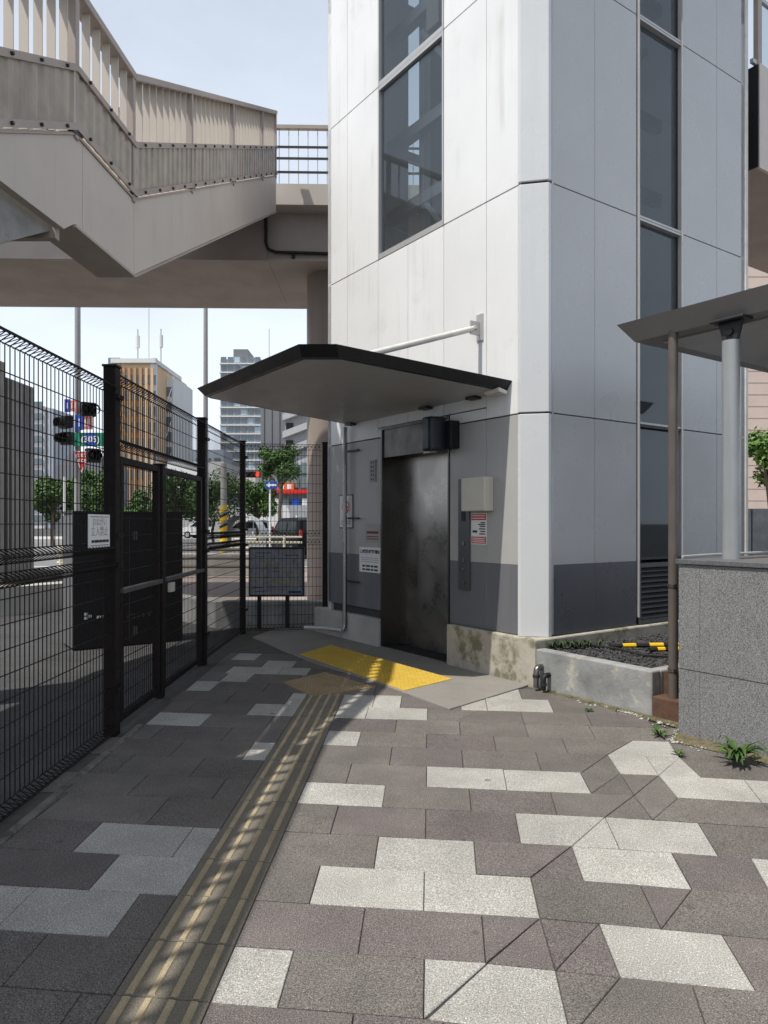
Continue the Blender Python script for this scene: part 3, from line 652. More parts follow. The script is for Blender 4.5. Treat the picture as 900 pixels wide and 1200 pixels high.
# block the drain pipe stands on
DB = thing('pipe_footing', 'rusty stained concrete footing between planter and granite wall', 'footing', PK(lenP+.13, -.1, 0))
MB().quadbox([PK(lenP+.004, .005, -.1), PK(lenP+.30, .005, -.1), PK(lenP+.30, -.3, -.1), PK(lenP+.004, -.3, -.1)], [PK(lenP+.004, .005, .165), PK(lenP+.30, .005, .165), PK(lenP+.30, -.3, .165), PK(lenP+.004, -.3, .165)]).build('block', RUST, DB, bevel=.01)
MB().quadbox([PK(lenP+.004, -.14, .166), PK(lenP+.30, -.14, .166), PK(lenP+.30, -.2, .166), PK(lenP+.004, -.2, .166)], [PK(lenP+.004, -.14, .33), PK(lenP+.30, -.14, .33), PK(lenP+.30, -.2, .33), PK(lenP+.004, -.2, .33)]).build('back_plate', RUST, DB)
pc = PK(lenP+.13, -.07, 0)
RP = thing('brown_drain_pipe', 'upright dark brown drain pipe beside the granite wall', 'pipe', pc)
MB().cyl(pc+Vector((0, 0, .165)), pc+Vector((0, 0, 3.0)), .034, n=16).build('pipe', PIPE_B, RP, True)
for z in (.36, .98):
    MB().cyl(pc+Vector((0, 0, z)), pc+Vector((0, 0, z+.022)), .040, n=16).build('pipe_clip', STEEL, RP, True)
    MB().cyl(pc+Vector((0, 0, z+.01)), pc-LD*.22+Vector((0, 0, z+.01)), .008, n=6).build('clip_arm', STEEL, RP)
G0 = Vector((2.01, 4.89, 0))
GW = thing('granite_wall', 'speckled grey granite wall with dark cap carrying the canopy column', 'wall', G0-LD*1.2+RD*.5)
def PG(s, n, z): return G0-LD*s+NL*n+Vector((0, 0, z))
core = MB(); core.quadbox([PG(.02, -.02, -.1), PG(3.2, -.02, -.1), PG(3.2, -2.6, -.1), PG(.02, -2.6, -.1)], [PG(.02, -.02, 1.16), PG(3.2, -.02, 1.16), PG(3.2, -2.6, 1.16), PG(.02, -2.6, 1.16)])
core.build('core', JOINT, GW)
for z0, z1 in ((-.05, .458), (.464, 1.168)):
    e = [0.0, .155, .95, 1.75, 2.55, 3.2]
    for i in range(5): MB().obox(PG(e[i]+.001, 0, z0), -LD*(e[i+1]-e[i]-.002), NL*-.018, (0, 0, z1-z0)).build('granite_slab', GRANITE, GW)
    for i in range(3): MB().obox(PG(0, -.019-i*.8, z0), RD*.795, -LD*.018, (0, 0, z1-z0)).build('granite_slab', GRANITE, GW)
MB().obox(PG(-.015, .015, 1.172), -LD*3.2, NL*-2.7, (0, 0, .033)).build('cap', GRAN_CAP, GW, bevel=.004)
MB().tube([PG(-.004, -.05, 1.22), PG(-.012, -.6, 1.225), PG(-.01, -1.6, 1.222)], .010, 6).build('edge_conduit', ALU, GW)
colp = Vector((2.372, 4.90, 1.205))
SC_ = thing('stair_canopy', 'grey steel canopy on a round post over the granite wall', 'canopy', colp)
MB().cyl(colp, colp+Vector((0, 0, 1.49)), .057, n=24).build('post', mat('grey_post_paint', (.32, .335, .34), .35, .3, var=.06, vscale=3), SC_, True)
hd = MB(); h0 = colp+Vector((0, 0, 1.49))
hd.quadbox([h0-LD*.05+NL*.02, h0+LD*.05+NL*.02, h0+LD*.05-NL*.02, h0-LD*.05-NL*.02], [h0-LD*.085+NL*.02+UPV*.13, h0+LD*.085+NL*.02+UPV*.13, h0+LD*.085-NL*.02+UPV*.13, h0-LD*.085-NL*.02+UPV*.13])
hd.obox(h0-LD*.12+NL*.07+UPV*.13, LD*.24, NL*-.14, (0, 0, .02)); hd.build('post_head', DARKSTEEL, SC_, bevel=.006)
MB().cyl(h0+NL*.035+UPV*.06, h0-NL*.035+UPV*.06, .028, n=12).build('pin', BLACK, SC_)
Cb = Vector((1.93, 5.52, 0)); zr = 2.845
def PC(s, r, z): return Cb-LD*s+RD*r+Vector((0, 0, z))
rf = MB(); rf.quadbox([PC(0, 0, zr), PC(5, 0, zr), PC(5, 3.2, zr), PC(0, 3.2, zr)], [PC(-.09, -.10, zr+.135), PC(5, -.10, zr+.135), PC(5, 3.3, zr+.135), PC(-.09, 3.3, zr+.135)])
rf.build('roof', mat('stair_canopy_paint', (.25, .235, .225), .45, .1, var=.06, vscale=2), SC_)
rs = MB(); rs.quadbox([PC(.14, .16, zr-.012), PC(5, .16, zr-.012), PC(5, 3.0, zr-.012), PC(.14, 3.0, zr-.012)], [PC(.14, .16, zr-.002), PC(5, .16, zr-.002), PC(5, 3.0, zr-.002), PC(.14, 3.0, zr-.002)])
rs.build('soffit_panel', SOFFIT, SC_)
# elbow pipes at the planter
for k, (px, py, lab) in enumerate(((634, 796, 'larger grey elbow pipe end poking out at the planter corner'), (643, 799, 'smaller black pipe stub low on the planter front'))):
    p = PK(.07+.085*k, 0, .2-.055*k)
    e = thing('elbow_pipe', lab, 'pipe', p, 'pipe ends at the planter corner')
    r = .026-.004*k
    MB().tube([p-NL*.02, p+NL*.045, p+NL*.065-UPV*.015, p+NL*.07-UPV*.05, p+NL*.07-UPV*(.17-.05*k)], r, 10).build('elbow', STEEL if k == 0 else BLACK, e, True)
    MB().cyl(p+NL*.07-UPV*.06, p+NL*.07-UPV*.085, r+.006, n=10).build('collar', DARKSTEEL, e, True)
# striped cable covers lying on the gravel
cab = [((.30, -.62), (.95, -1.55), 'black and yellow striped cable cover nearest the tower wall'), ((.62, -.75), (1.02, -1.28), 'striped cable cover in the middle of the gravel'), ((.84, -.80), (1.05, -1.12), 'short striped cable cover nearest the planter wall')]
for (s0_, n0_), (s1_, n1_), lab in cab:
    a, b = PK(s0_, n0_, .352), PK(s1_, n1_, .365); e = thing('cable_cover', lab, 'cable cover', a, 'striped cable covers on the gravel')
    n = 9; 
    for i in range(n):
        f0, f1 = i/n, (i+1)/n; w = lambda f: a.lerp(b, f)+LD*.03*math.sin(f*4)
        MB().tube([w(f0), w((f0+f1)/2), w(f1)], .021, 8).build('stripe', YEL if i % 2 else BLACKR, e, True)
bc = MB(); bc.tube([PK(.02, -.55, .34), PK(.4, -.6, .345), PK(.7, -.55, .338), PK(1.0, -.75, .34)], .012, 6)
tag(bc.build('black_cable', BLACKR, None, True), 'thin black cable lying loose on the planter gravel', 'cable')
# moss and soil along the foot of the walls
ss = MB(); 
pts = [PK(0, .0, .0), PK(.4, .04, 0), PK(.9, .05, 0), PK(lenP+.3, .09, 0), PG(.05, .16, 0), PG(.5, .10, 0), PG(1.4, .05, 0)]
inn = [PK(0, -.02, 0), PK(.4, -.02, 0), PK(.9, -.02, 0), PK(lenP+.3, -.02, 0), PG(.0, -.01, 0), PG(.5, -.01, 0), PG(1.4, -.01, 0)]
for i in range(6):
    lo, hi = Vector((0, 0, .003)), Vector((0, 0, .022)); ss.quad(pts[i]+lo, pts[i+1]+lo, inn[i+1]+hi, inn[i]+hi)
sso = ss.build('moss_strip', SOIL); kind(sso, 'stuff'); tag(sso, 'mossy soil gathered along the foot of planter and granite wall', 'moss')

mt = MB(); rnd_ = random.Random(5)
for _ in range(1500):
    k = rnd_.random()*5.999; i = int(k); f = k-i; p = pts[i].lerp(pts[i+1], f).lerp(inn[i].lerp(inn[i+1], f), rnd_.random()**1.4)+Vector((rnd_.gauss(0, .02), rnd_.gauss(0, .02), 0))
    if math.sin(k*5.1)+math.sin(k*13.7) < -.1: continue
    h = rnd_.uniform(.006, .024); w = rnd_.uniform(.002, .005); az = rnd_.uniform(0, 6.28); d = Vector((math.cos(az), math.sin(az), 0)); e = Vector((rnd_.gauss(0, .5), rnd_.gauss(0, .5), 1))*h
    mt.quad(p-d*w, p+d*w, p+d*w*.4+e, p-d*w*.4+e)
mto = mt.build('moss_tufts', mat('moss_green', (.10, .115, .035), .8, var=.4, vscale=14)); kind(mto, 'stuff'); tag(mto, 'tiny moss and grass tufts along the foot of the planter', 'moss')
db = MB()
for _ in range(240):
    k = rnd_.random()*3.3+1.2; i = int(k); f = k-i; p = pts[i].lerp(pts[i+1], f)+NL*rnd_.gauss(-.02, .035); r = rnd_.uniform(.004, .014)
    o = len(db.v); db.v += [tuple(p+Vector((rnd_.uniform(-r, r)+x*r, rnd_.uniform(-r, r)*.4+y*r, z*r*.8+.003))) for x, y, z in ((-1, 0, 0), (1, 0, 0), (0, 1, 0), (0, -1, 0), (0, 0, 1))]
    db.f += [(o, o+3, o+4), (o+3, o+1, o+4), (o+1, o+2, o+4), (o+2, o, o+4)]
dbo = db.build('mortar_crumbs', CONC5); kind(dbo, 'stuff'); tag(dbo, 'pale mortar crumbs scattered below the planter wall', 'rubble')
def blade_plant(name, label, p, n, ln, wd, group=None, m=LEAF2, up=.5, seed=1):
    rnd = random.Random(seed); t = thing(name, label, 'weed', p, group); cnt = 0
    for k in range(n):
        az = rnd.uniform(0, 2*math.pi); l = ln*rnd.uniform(.6, 1.1); e = up*rnd.uniform(.5, 1.5); w = wd*rnd.uniform(.7, 1.2)
        d = Vector((math.cos(az), math.sin(az), 0)); s = Vector((-d.y, d.x, 0)); mb = MB(); prev = None
        for i in range(6):
            f = i/5; c = Vector(p)+d*l*f+UPV*(l*e*math.sin(f*2.4)*.75+.004); ww = w*math.sin(math.pi*min(1, f*.88+.1))
            mb.v += [tuple(c-s*ww+UPV*ww*.35), tuple(c), tuple(c+s*ww+UPV*ww*.35)]
            if i:
                o = 3*i; mb.f += [(o-3, o-2, o+1, o), (o-2, o-1, o+2, o+1)]
        mb.build('leaf', m, t, True)
    return t
blade_plant('weed', 'large leafy weed growing at the foot of the granite wall', G(866, 893)+NL*.02, 36, .17, .015, seed=3, up=.75)
blade_plant('weed', 'small weed sprouting where planter meets granite wall', G(772, 862), 16, .10, .010, 'small weeds', seed=5)
blade_plant('weed', 'tiny weed between the pale slabs near the granite wall', G(795, 886), 10, .06, .007, 'small weeds', seed=6)
blade_plant('weed', 'tiny tuft at the left foot of the planter', G(690, 834), 12, .05, .006, 'small weeds', seed=8)
LEAF3 = mat('ivy_leaf', (.035, .06, .022), .6, var=.35, vscale=20, spec=.25)
for k in range(6):
    q = PK(.0+.035*k, -.20-.085*k, .318)
    blade_plant('creeping_weed', ['first', 'second', 'third', 'fourth', 'fifth', 'sixth'][k]+' dark green clump counting from the tower corner along the mossy plinth', q, 26, .075, .011, 'weeds in the planter', LEAF3, seed=20+k, up=.9)

# ------------------------------------------------------------------ footbridge staircase
Y1, Y2, Y3, ZL = 4.95, 5.96, 11.6, 4.13
def sx(y): return -2.08+.059*(y-Y2)
Y0, YM = 3.35, -1.2; Z0 = ZL-.53*(Y1-Y0)            # lower landing, start of the lowest flight
def zf(y): return Z0-.53*(YM-y) if y < YM else Z0 if y < Y0 else ZL-.53*(Y1-y) if y < Y1 else ZL if y < Y2 else ZL+.52*(y-Y2)
def S(y, off, z): return Vector((sx(y)+off, y, z))
ST = thing('bridge_staircase', 'taupe steel footbridge staircase with slatted railing rising over the fence', 'staircase', (-3.2, 4.0, 0))
WID = 2.2
side = [(3.55, 3.39), (Y1, ZL), (Y2, ZL), (Y3, zf(Y3)), (Y3, 6.50), (Y2, 3.515), (Y1, 3.515), (4.81, 3.425)]
def side_plate(poly, off, th, name, m): return MB().extr([S(y, off, z) for y, z in poly], (th, 0, 0)).build(name, m, ST)
# the plate is clad in separate sheets
side_plate([(3.55, 3.39), (Y1, ZL), (Y1+.12, ZL), (Y1+.12, 3.515), (Y1, 3.515), (4.81, 3.425)], -.06, .06, 'side_plate', BRIDGE)
side_plate([(Y1+.125, ZL), (Y2, ZL), (Y2, 3.515), (Y1+.125, 3.515)], -.06, .06, 'side_plate', BRIDGE)
side_plate([(Y2+.005, ZL+.003), (Y3, zf(Y3)), (Y3, 6.50), (Y2+.005, 3.518)], -.06, .06, 'side_plate', BRIDGE)
side_plate([(p[0], p[1]) for p in side], -WID-.06, .06, 'side_plate', BRIDGE)
MB().quadbox([S(YM, -.10, Z0-.3), S(YM, .0, Z0-.3), S(3.55, .0, Z0-.3), S(3.55, -.10, Z0-.3)], [S(YM, -.10, Z0+.07), S(YM, .0, Z0+.07), S(3.40, .0, Z0+.07), S(3.40, -.10, Z0+.07)]).build('light_leak_plug', CONC4, ST)  # out-of-view strip added to stop sunlight leaking under the railing panels
fl = MB()                                           # flanges along the plate's edges
for a, b in ((0, 1), (1, 2), (2, 3)): fl.quadbox([S(side[k][0], o, side[k][1]+.002) for k, o in ((a, -.08), (a, .012), (b, .012), (b, -.08))], [S(side[k][0], o, side[k][1]+.022) for k, o in ((a, -.08), (a, .012), (b, .012), (b, -.08))])
for a, b in ((4, 5), (5, 6)): fl.quadbox([S(side[k][0], o, side[k][1]-.022) for k, o in ((a, -.30), (a, .014), (b, .014), (b, -.30))], [S(side[k][0], o, side[k][1]-.002) for k, o in ((a, -.30), (a, .014), (b, .014), (b, -.30))])
fl.build('plate_flange', BRIDGE_D, ST)
cf = [(-7.38, 0.0), (YM, Z0), (Y0, Z0), (3.6, 3.45), (4.86, 3.475), (4.86, 3.44), (3.42, 2.66), (YM+.2, 2.66), (-5.9, 0.0)]
MB().extr([S(y, -WID, z) for y, z in cf], (WID-.09, 0, 0)).build('concrete_flight', CONC4, ST)
for a, b in ((Y2, Y3),):
    n = 18
    for i in range(n):
        y0, y1 = a+(b-a)*i/n, a+(b-a)*(i+1)/n; z = zf(y0)-.13
        MB().box(sx(y0)-WID, sx(y0)-.07, y0, y1+.02, z, z+.16).build('tread', CONC4, ST)
MB().box(sx(Y1)-WID, sx(Y1)-.062, 4.80, 4.86, 3.36, 3.89).build('light_leak_plate', BRIDGE_D, ST)  # added to block sunlight through the gap between flight and landing
MB().box(sx(Y1)-WID, sx(Y1)-.062, 4.70, Y2+.1, 3.88, 4.07).build('landing_slab', CONC4, ST)
MB().box(sx(5.4)-WID+.05, sx(5.4)-WID+.45, 5.2, 5.6, 0, ZL-.25).build('pier', BRIDGE_D, ST)
RH = 1.05
def rail_side(off, sgn, y_from, detail=True):
    brk = [y for y in (y_from, YM, Y0, Y1, Y2, Y3) if y >= y_from]
    for a, b in zip(brk[:-1], brk[1:]):             # handrail cap
        e = 1e-4
        za, zb_ = zf(a+e)+RH, zf(b-e)+RH
        MB().quadbox([S(a, off-.08, za-.05), S(a, off+.055, za-.05), S(b, off+.055, zb_-.05), S(b, off-.08, zb_-.05)],
                     [S(a, off-.08, za+.012), S(a, off+.055, za+.012), S(b, off+.055, zb_+.012), S(b, off-.08, zb_+.012)]).build('handrail', BRIDGE_D, ST, bevel=.008)
        if detail:
            for lo, hi, nm in ((.44, .49, 'panel_rail'), (.035, .085, 'panel_rail')):
                MB().quadbox([S(a, off+.052*sgn-.006, za-RH+lo), S(a, off+.052*sgn+.006, za-RH+lo), S(b, off+.052*sgn+.006, zb_-RH+lo), S(b, off+.052*sgn-.006, zb_-RH+lo)],
                             [S(a, off+.052*sgn-.006, za-RH+hi), S(a, off+.052*sgn+.006, za-RH+hi), S(b, off+.052*sgn+.006, zb_-RH+hi), S(b, off+.052*sgn-.006, zb_-RH+hi)]).build(nm, BRIDGE_D, ST)
                n = max(2, int((b-a)/.32))
                for i in range(n):
                    y = a+(b-a)*(i+.5)/n; z = zf(y)+(lo+hi)/2; MB().cyl(S(y, off+.055*sgn, z), S(y, off+.075*sgn, z), .012, n=6).build('rail_bolt', DARKSTEEL, ST)
            # ribbed panel
            pn = MB(); n = int((b-a)/.02); o = 0
            for i in range(n+1):
                y = a+.02+(b-a-.04)*i/n; ph = ((y-y_from)/.13) % 1.0
                dx = .012*(0 if ph < .42 else (ph-.42)/.08 if ph < .5 else 1 if ph < .92 else (1-ph)/.08)
                pn.v += [tuple(S(y, off+sgn*(.030+dx), zf(y)+.05)), tuple(S(y, off+sgn*(.030+dx), zf(y)+.475))]
                if i: k = 2*i; pn.f.append((k-2, k, k+1, k-1))
            po = pn.build('ribbed_panel', PANEL, ST); so_ = po.modifiers.new('thick', 'SOLIDIFY'); so_.thickness = .003
    y = y_from+.06
    while y < Y3-.05:                               # slats stand edge-on to the railing
        if min(abs(y-p) for p in POSTS) > .05:
            MB().quadbox([S(y, off-.029, zf(y)+.03), S(y, off+.029, zf(y)+.03), S(y+.008, off+.029, zf(y)+.03), S(y+.008, off-.029, zf(y)+.03)],
                         [S(y, off-.029, zf(y)+RH-.05), S(y, off+.029, zf(y)+RH-.05), S(y+.008, off+.029, zf(y)+RH-.05), S(y+.008, off-.029, zf(y)+RH-.05)]).build('slat', SLAT, ST)
        y += .16
    for y in POSTS:
        if y < y_from: continue
        z = zf(y)
        MB().box(sx(y)+off-.035, sx(y)+off+.045, y-.028, y+.028, z-.02, z+RH-.045).build('post', BRIDGE_D if detail else SLAT, ST, bevel=.005)
        if detail:
            ya, yb = y-.07, y+.07; q = lambda h: [S(ya, off-.05, zf(ya)+h), S(ya, off+.05, zf(ya)+h), S(yb, off+.05, zf(yb)+h), S(yb, off-.05, zf(yb)+h)]
            MB().quadbox(q(.024), q(.04)).build('post_foot', DARKSTEEL, ST)
POSTS = [-2.4, -1.2, .3, 1.8, Y0, Y1+.02, Y2-.02, 7.42, 9.02, 10.62, Y3-.03]
rail_side(-.03, 1, -3.2)
rail_side(-WID+.03, -1, -3.2, False)

# ------------------------------------------------------------------ footbridge deck
BD = thing('footbridge', 'taupe footbridge deck crossing behind the lift tower on a round column', 'footbridge', (-2, 13, 0))
tilt = .024
def DK(x, y, z): return Vector((x, y+tilt*(x+1.6), z))
def dbox(x0, x1, y0, y1, z0, z1, name, m, bev=0.0):
    return MB().quadbox([DK(x0, y0, z0), DK(x1, y0, z0), DK(x1, y1, z0), DK(x0, y1, z0)], [DK(x0, y0, z1), DK(x1, y0, z1), DK(x1, y1, z1), DK(x0, y1, z1)]).build(name, m, BD, bevel=bev)
YB = 11.93
for x0, x1 in ((-14, -8), (-7.995, -2.0), (-1.995, 2.4)):
    dbox(x0, x1, YB+.36, 15.1, 5.96, 6.75, 'girder', BRIDGE_D)
dbox(-14, 2.4, YB, 15.2, 6.752, 7.10, 'deck_edge', BRIDGE)
dbox(-14, 2.4, YB+.30, YB+.42, 5.925, 5.955, 'girder_flange', BRIDGE_D)
for y, front in ((YB+.05, True), (15.1, False)):
    dbox(-14, 2.4, y-.04, y+.04, 8.03, 8.09, 'handrail', BRIDGE_D)
    for z in (7.30, 7.53, 7.72): dbox(-14, 2.4, y-.015, y+.015, z, z+.03, 'rail_bar', DARKSTEEL)
    x = -13.6
    while x < 2.3:
        dbox(x, x+.1, y-.04, y+.04, 7.1, 8.03, 'post', SLAT); x += 1.95
    bm_ = MB(); x = -1.75 if front else -6
    while x < 1.0: bm_.box(x-.007, x+.007, y+tilt*(x+1.6)-.007, y+tilt*(x+1.6)+.007, 7.1, 8.03); x += .16
    bm_.build('balusters', ALU, BD)
# branch of the deck to the right of the tower
Cc = Vector((4.575, 8.75, 0))
def PB(r, l, z): return Cc+RD*r+LD*l+Vector((0, 0, z))
def bbox(r0, r1, l0, l1, z0, z1, name, m): return MB().quadbox([PB(r0, l0, z0), PB(r1, l0, z0), PB(r1, l1, z0), PB(r0, l1, z0)], [PB(r0, l0, z1), PB(r1, l0, z1), PB(r1, l1, z1), PB(r0, l1, z1)]).build(name, m, BD)
bbox(.0, 9, .04, 1.9, 5.82, 6.9, 'girder', BRIDGE_D); bbox(.02, 9, 0, .038, 5.80, 7.08, 'deck_edge', mat('branch_fascia_paint', (.60, .53, .48), .5, var=.05))
bbox(-.015, .0, 0, 1.9, 5.80, 7.05, 'shaded_end_face', BLACK)  # end of the branch, its shade put into the black colour
for r in (.10, .62, 1.9, 3.2): bbox(r, r+.09, .06, .12, 7.0, 9.2, 'post', BRIDGE_D)
for z in (7.12, 7.95, 8.9): bbox(.0, 9, .07, .11, z, z+.05, 'handrail', ALU)
MB().quad(PB(.2, .09, 7.2), PB(9, .09, 7.2), PB(9, .09, 7.95), PB(.2, .09, 7.95)).build('windscreen_pane', GLASS, BD)
MB().cyl((-1.0, 13.2, -.05), (-1.0, 13.2, 5.96), .42, n=40).build('column', COLM, BD, True)
CD = thing('black_conduit', 'black electrical conduit bending along the footbridge girder', 'conduit', DK(-1.6, YB, 6))
MB().tube([DK(-2.02, YB+.32, 6.72), DK(-2.02, YB+.32, 6.25), DK(-1.98, YB+.32, 6.13), DK(-1.85, YB+.32, 6.08), DK(-.9, YB+.32, 6.06)], .026, 8).build('pipe', BLACK, CD, True)
MB().tube([DK(-1.55, YB+.32, 6.05), DK(-1.55, YB+.32, 5.96)], .03, 8).build('drop', BLACK, CD)

# ------------------------------------------------------------------ wire mesh fence
XF = -1.872; FH = 2.52
FE = thing('wire_mesh_fence', 'tall dark brown welded wire fence running beside the paved path', 'fence', (XF, 5, 0))
def post(p, z0, z1, s, par, name='post', sy=None):
    sy = sy or s
    MB().box(p[0]-s/2, p[0]+s/2, p[1]-sy/2, p[1]+sy/2, z0, z1).build(name, FENCE, par, bevel=.006)
    MB().box(p[0]-s/2-.006, p[0]+s/2+.006, p[1]-sy/2-.006, p[1]+sy/2+.006, z1, z1+.014).build(name+'_cap', FENCE, par)
def mesh(p0, p1, z0, z1, par, sp=.05, hs=.125, curl=True, r=.0031, out=None):
    p0, p1 = Vector((p0[0], p0[1], 0)), Vector((p1[0], p1[1], 0)); d = p1-p0; ln = d.length; d.normalize(); nrm = out or Vector((d.y, -d.x, 0))
    mb = MB(); n = int(ln/sp); b = .075
    for i in range(n+1):
        c = p0+d*(ln*(i+.5)/(n+1)) if n else p0
        if curl:
            path = [c+UPV*z0, c+nrm*.058+UPV*(z0+b*.5), c+UPV*(z0+b), c+UPV*(z1-b), c+nrm*.058+UPV*(z1-b*.5), c+UPV*z1]
        else: path = [c+UPV*z0, c+UPV*z1]
        for a, e in zip(path[:-1], path[1:]): mb.cyl(a, e, r, n=4, cap=False)
        if curl and i < n:                          # the bent wires cross behind, so the beam reads as a lattice
            h = d*(ln/(n+1))
            for zz in (z0, z1-b): mb.cyl(c+UPV*zz-nrm*.012, c+h+nrm*.05+UPV*(zz+b*.5), r*.8, n=4, cap=False); mb.cyl(c+h+nrm*.05+UPV*(zz+b*.5), c+UPV*(zz+b)-nrm*.012, r*.8, n=4, cap=False)
    zs = [z0+b, z1-b] if curl else [z0+.01, z1-.01]
    z = zs[0]+hs
    while z < zs[1]-.04: zs.append(z); z += hs
    for z in zs: mb.cyl(p0+UPV*z+nrm*.003, p1+UPV*z+nrm*.003, r*1.15, n=4)
    if curl:
        for z, o in ((z0, 0), (z0+b*.5, .058), (z1-b*.5, .058), (z1, 0)): mb.cyl(p0+nrm*o+UPV*z, p1+nrm*o+UPV*z, r*1.15, n=4)
    return mb.build('mesh_panel', FENCE, par)
FP = [(XF, .05), (XF, 2.49), (XF, 4.93), (XF, 7.38), (XF+.012, 9.44), (-.79, 9.62)]
for i, p in enumerate(FP): post(p, -.05 if i < 5 else .3, FH, .088 if i < 4 else .07, FE)
OUT = Vector((1, 0, 0))
for a, b in ((0, 1), (1, 2), (3, 4), (4, 5)):
    A, B_ = FP[a], FP[b]; u = (Vector(B_)-Vector(A)).normalized()*.045; A2, B2 = (A[0]+u.x, A[1]+u.y), (B_[0]-u.x, B_[1]-u.y)
    o = OUT if a < 4 else Vector((0, -1, 0))
    dz = -.03 if a < 2 else 0; mesh(A2, B2, .03+dz, 1.235+dz, FE, out=o); mesh(A2, B2, 1.275+dz, FH-.02+3*dz, FE, out=o)
mesh((XF, 4.98), (XF, 7.33), 1.965, FH-.02, FE, out=OUT)
for p in FP[:5]:
    for z in (.3, 1.15, 1.35, 2.3): MB().box(p[0]+.03, p[0]+.065, p[1]-.055, p[1]+.055, z, z+.03).build('panel_clip', FENCE, FE)
GT = thing('fence_gate', 'dark double gate with wire mesh leaves set into the fence', 'gate', (XF, 6.1, 0))
for y0, y1 in ((5.03, 5.92), (6.03, 7.28)):
    leaf = MB(); s = .05
    for y in (y0, y1-s): leaf.box(XF-.025, XF+.025, y, y+s, .05, 1.92)
    for z in (.05, 1.87): leaf.box(XF-.022, XF+.022, y0+s, y1-s, z, z+.05)
    lf = leaf.build('gate_leaf', FENCE, GT, bevel=.004)
    mesh((XF, y0+s), (XF, y1-s), .1, 1.87, lf, curl=False, out=OUT)
    MB().box(XF+.01, XF+.05, y0, y1,   .955, .99).build('middle_bar', mat('dull_gate_bar', (.10, .095, .09), .5, .3), lf, bevel=.004)
post((XF, 5.975), 0, 1.93, .075, GT, 'meeting_post', .07); post((XF, 7.31), 0, 1.93, .05, GT, 'hinge_post')
MB().box(XF+.025, XF+.06, 6.12, 6.22, .86, .94).build('latch', BEIGE, GT, bevel=.004)
# notice hung on the fence
FS = thing('fence_notice', 'white framed notice hanging on the wire fence by the gate', 'notice', (XF+.03, 4.6, 1.5))
ny0, ny1 = 1.872*FPX/(450-97.5), 1.872*FPX/(450-122.5); nx = XF+.035
zA, zB = Zat(643, ny0), Zat(602.5, ny0)
MB().box(nx-.006, nx, ny0, ny1, zA, zB).build('board', PAPER, FS)
fb = MB(); wy, hz = ny1-ny0, zB-zA
for y, y_, z, z_ in ((.06, .94, .92, .935), (.06, .94, .07, .085)): fb.box(nx+.0005, nx+.0015, ny0+y*wy, ny0+y_*wy, zA+z*hz, zA+z_*hz)
fb.build('border_line', INK, FS)
text('おねがい', wy*.17, (nx+.001, (ny0+ny1)/2, zA+.76*hz), (0, 1, 0), (0, 0, 1), GREYINK, 'faded_heading', FS, .0004)
text('立入禁止', wy*.205, (nx+.001, (ny0+ny1)/2, zA+.48*hz), (0, 1, 0), (0, 0, 1), GREYINK, 'faded_heading', FS, .0004)
fb = MB(); y = ny0+.12*wy
for w in (.12, .2, .12, .16, .14): fb.box(nx+.0005, nx+.0015, y, y+w*wy, zA+.16*hz, zA+.24*hz); y += (w+.02)*wy
fb.build('print_line', INK, FS)

# ------------------------------------------------------------------ behind the fence
LW = MB(); LW.box(-2.35, -.72, 9.98, 10.18, -.1, .36); LW.prism([(-2.35, 9.98), (-2.15, 10.10), (-3.6, 11.6), (-3.75, 11.45)], -.1, .355)
tag(LW.build('low_wall', CONC4, None, bevel=.01), 'low dark concrete wall behind the map board', 'wall')
MP = thing('map_board', 'framed local street map board on two legs behind the fence', 'map board', (-1.45, 9.82, 0))
ym = 9.80; mx0, mx1 = (291.5-450)/FPX*ym, (356.5-450)/FPX*ym; mz0, mz1 = Zat(699, ym), Zat(641, ym)
MB().box(mx0, mx1, ym, ym+.04, mz0, mz1).build('frame', BLACK, MP, bevel=.005)
MB().box(mx0+.025, mx1-.025, ym-.003, ym+.002, mz0+.025, mz1-.025).build('map_sheet', mat('map_paper', (.25, .26, .28), .35, var=.35, vscale=16), MP)
MAPY = mat('map_yellow', (.36, .33, .04), .5); MAPB = mat('map_blue', (.02, .05, .16), .5)
mw, mh = mx1-mx0, mz1-mz0
def mline(pts, w, m, name):
    mb = MB()
    for a, b in zip(pts[:-1], pts[1:]):
        a, b = Vector((mx0+a[0]*mw, 0, mz1-a[1]*mh)), Vector((mx0+b[0]*mw, 0, mz1-b[1]*mh)); d = (b-a).normalized(); s = Vector((-d.z, 0, d.x))*w
        y = Vector((0, ym-.0042, 0)); mb.quad(a-s+y, b-s+y, b+s+y, a+s+y)
    mb.build(name, m, MP)
mline([(.05, .60), (.25, .66), (.5, .70), (.9, .72)], .007, MAPY, 'map_road')
mline([(.26, .66), (.28, .42), (.34, .26)], .005, MAPY, 'map_road'); mline([(.30, .28), (.45, .36), (.66, .42), (.66, .70)], .005, MAPY, 'map_road'); mline([(.8, .45), (.8, .72)], .004, MAPY, 'map_road')
mline([(.66, .48), (.95, .48)], .003, MAPY, 'map_road')
mline([(.72, .91), (.95, .91)], .018, MAPB, 'map_legend')
for a in ((.15, .12, .4), (.1, .2, .3), (.65, .17, .9), (.08, .82, .26), (.42, .50, .56), (.1, .9, .3)): mline([(a[0], a[1]), (a[2], a[1])], .004, INK, 'map_print')
for x in (303, 336): 
    xx = (x-450)/FPX*ym; MB().box(xx-.025, xx+.025, ym+.042, ym+.09, -.05, mz1-.1).build('leg', BLACK, MP)
c0 = G(86, 762); 
UC = thing('utility_cabinet', 'black utility cabinet with grey side standing behind the gate', 'cabinet', c0)
cw = 1.27
MB().obox(c0, RD*cw, LD*.55, (0, 0, 1.56)).build('body', BLACK, UC, bevel=.006)
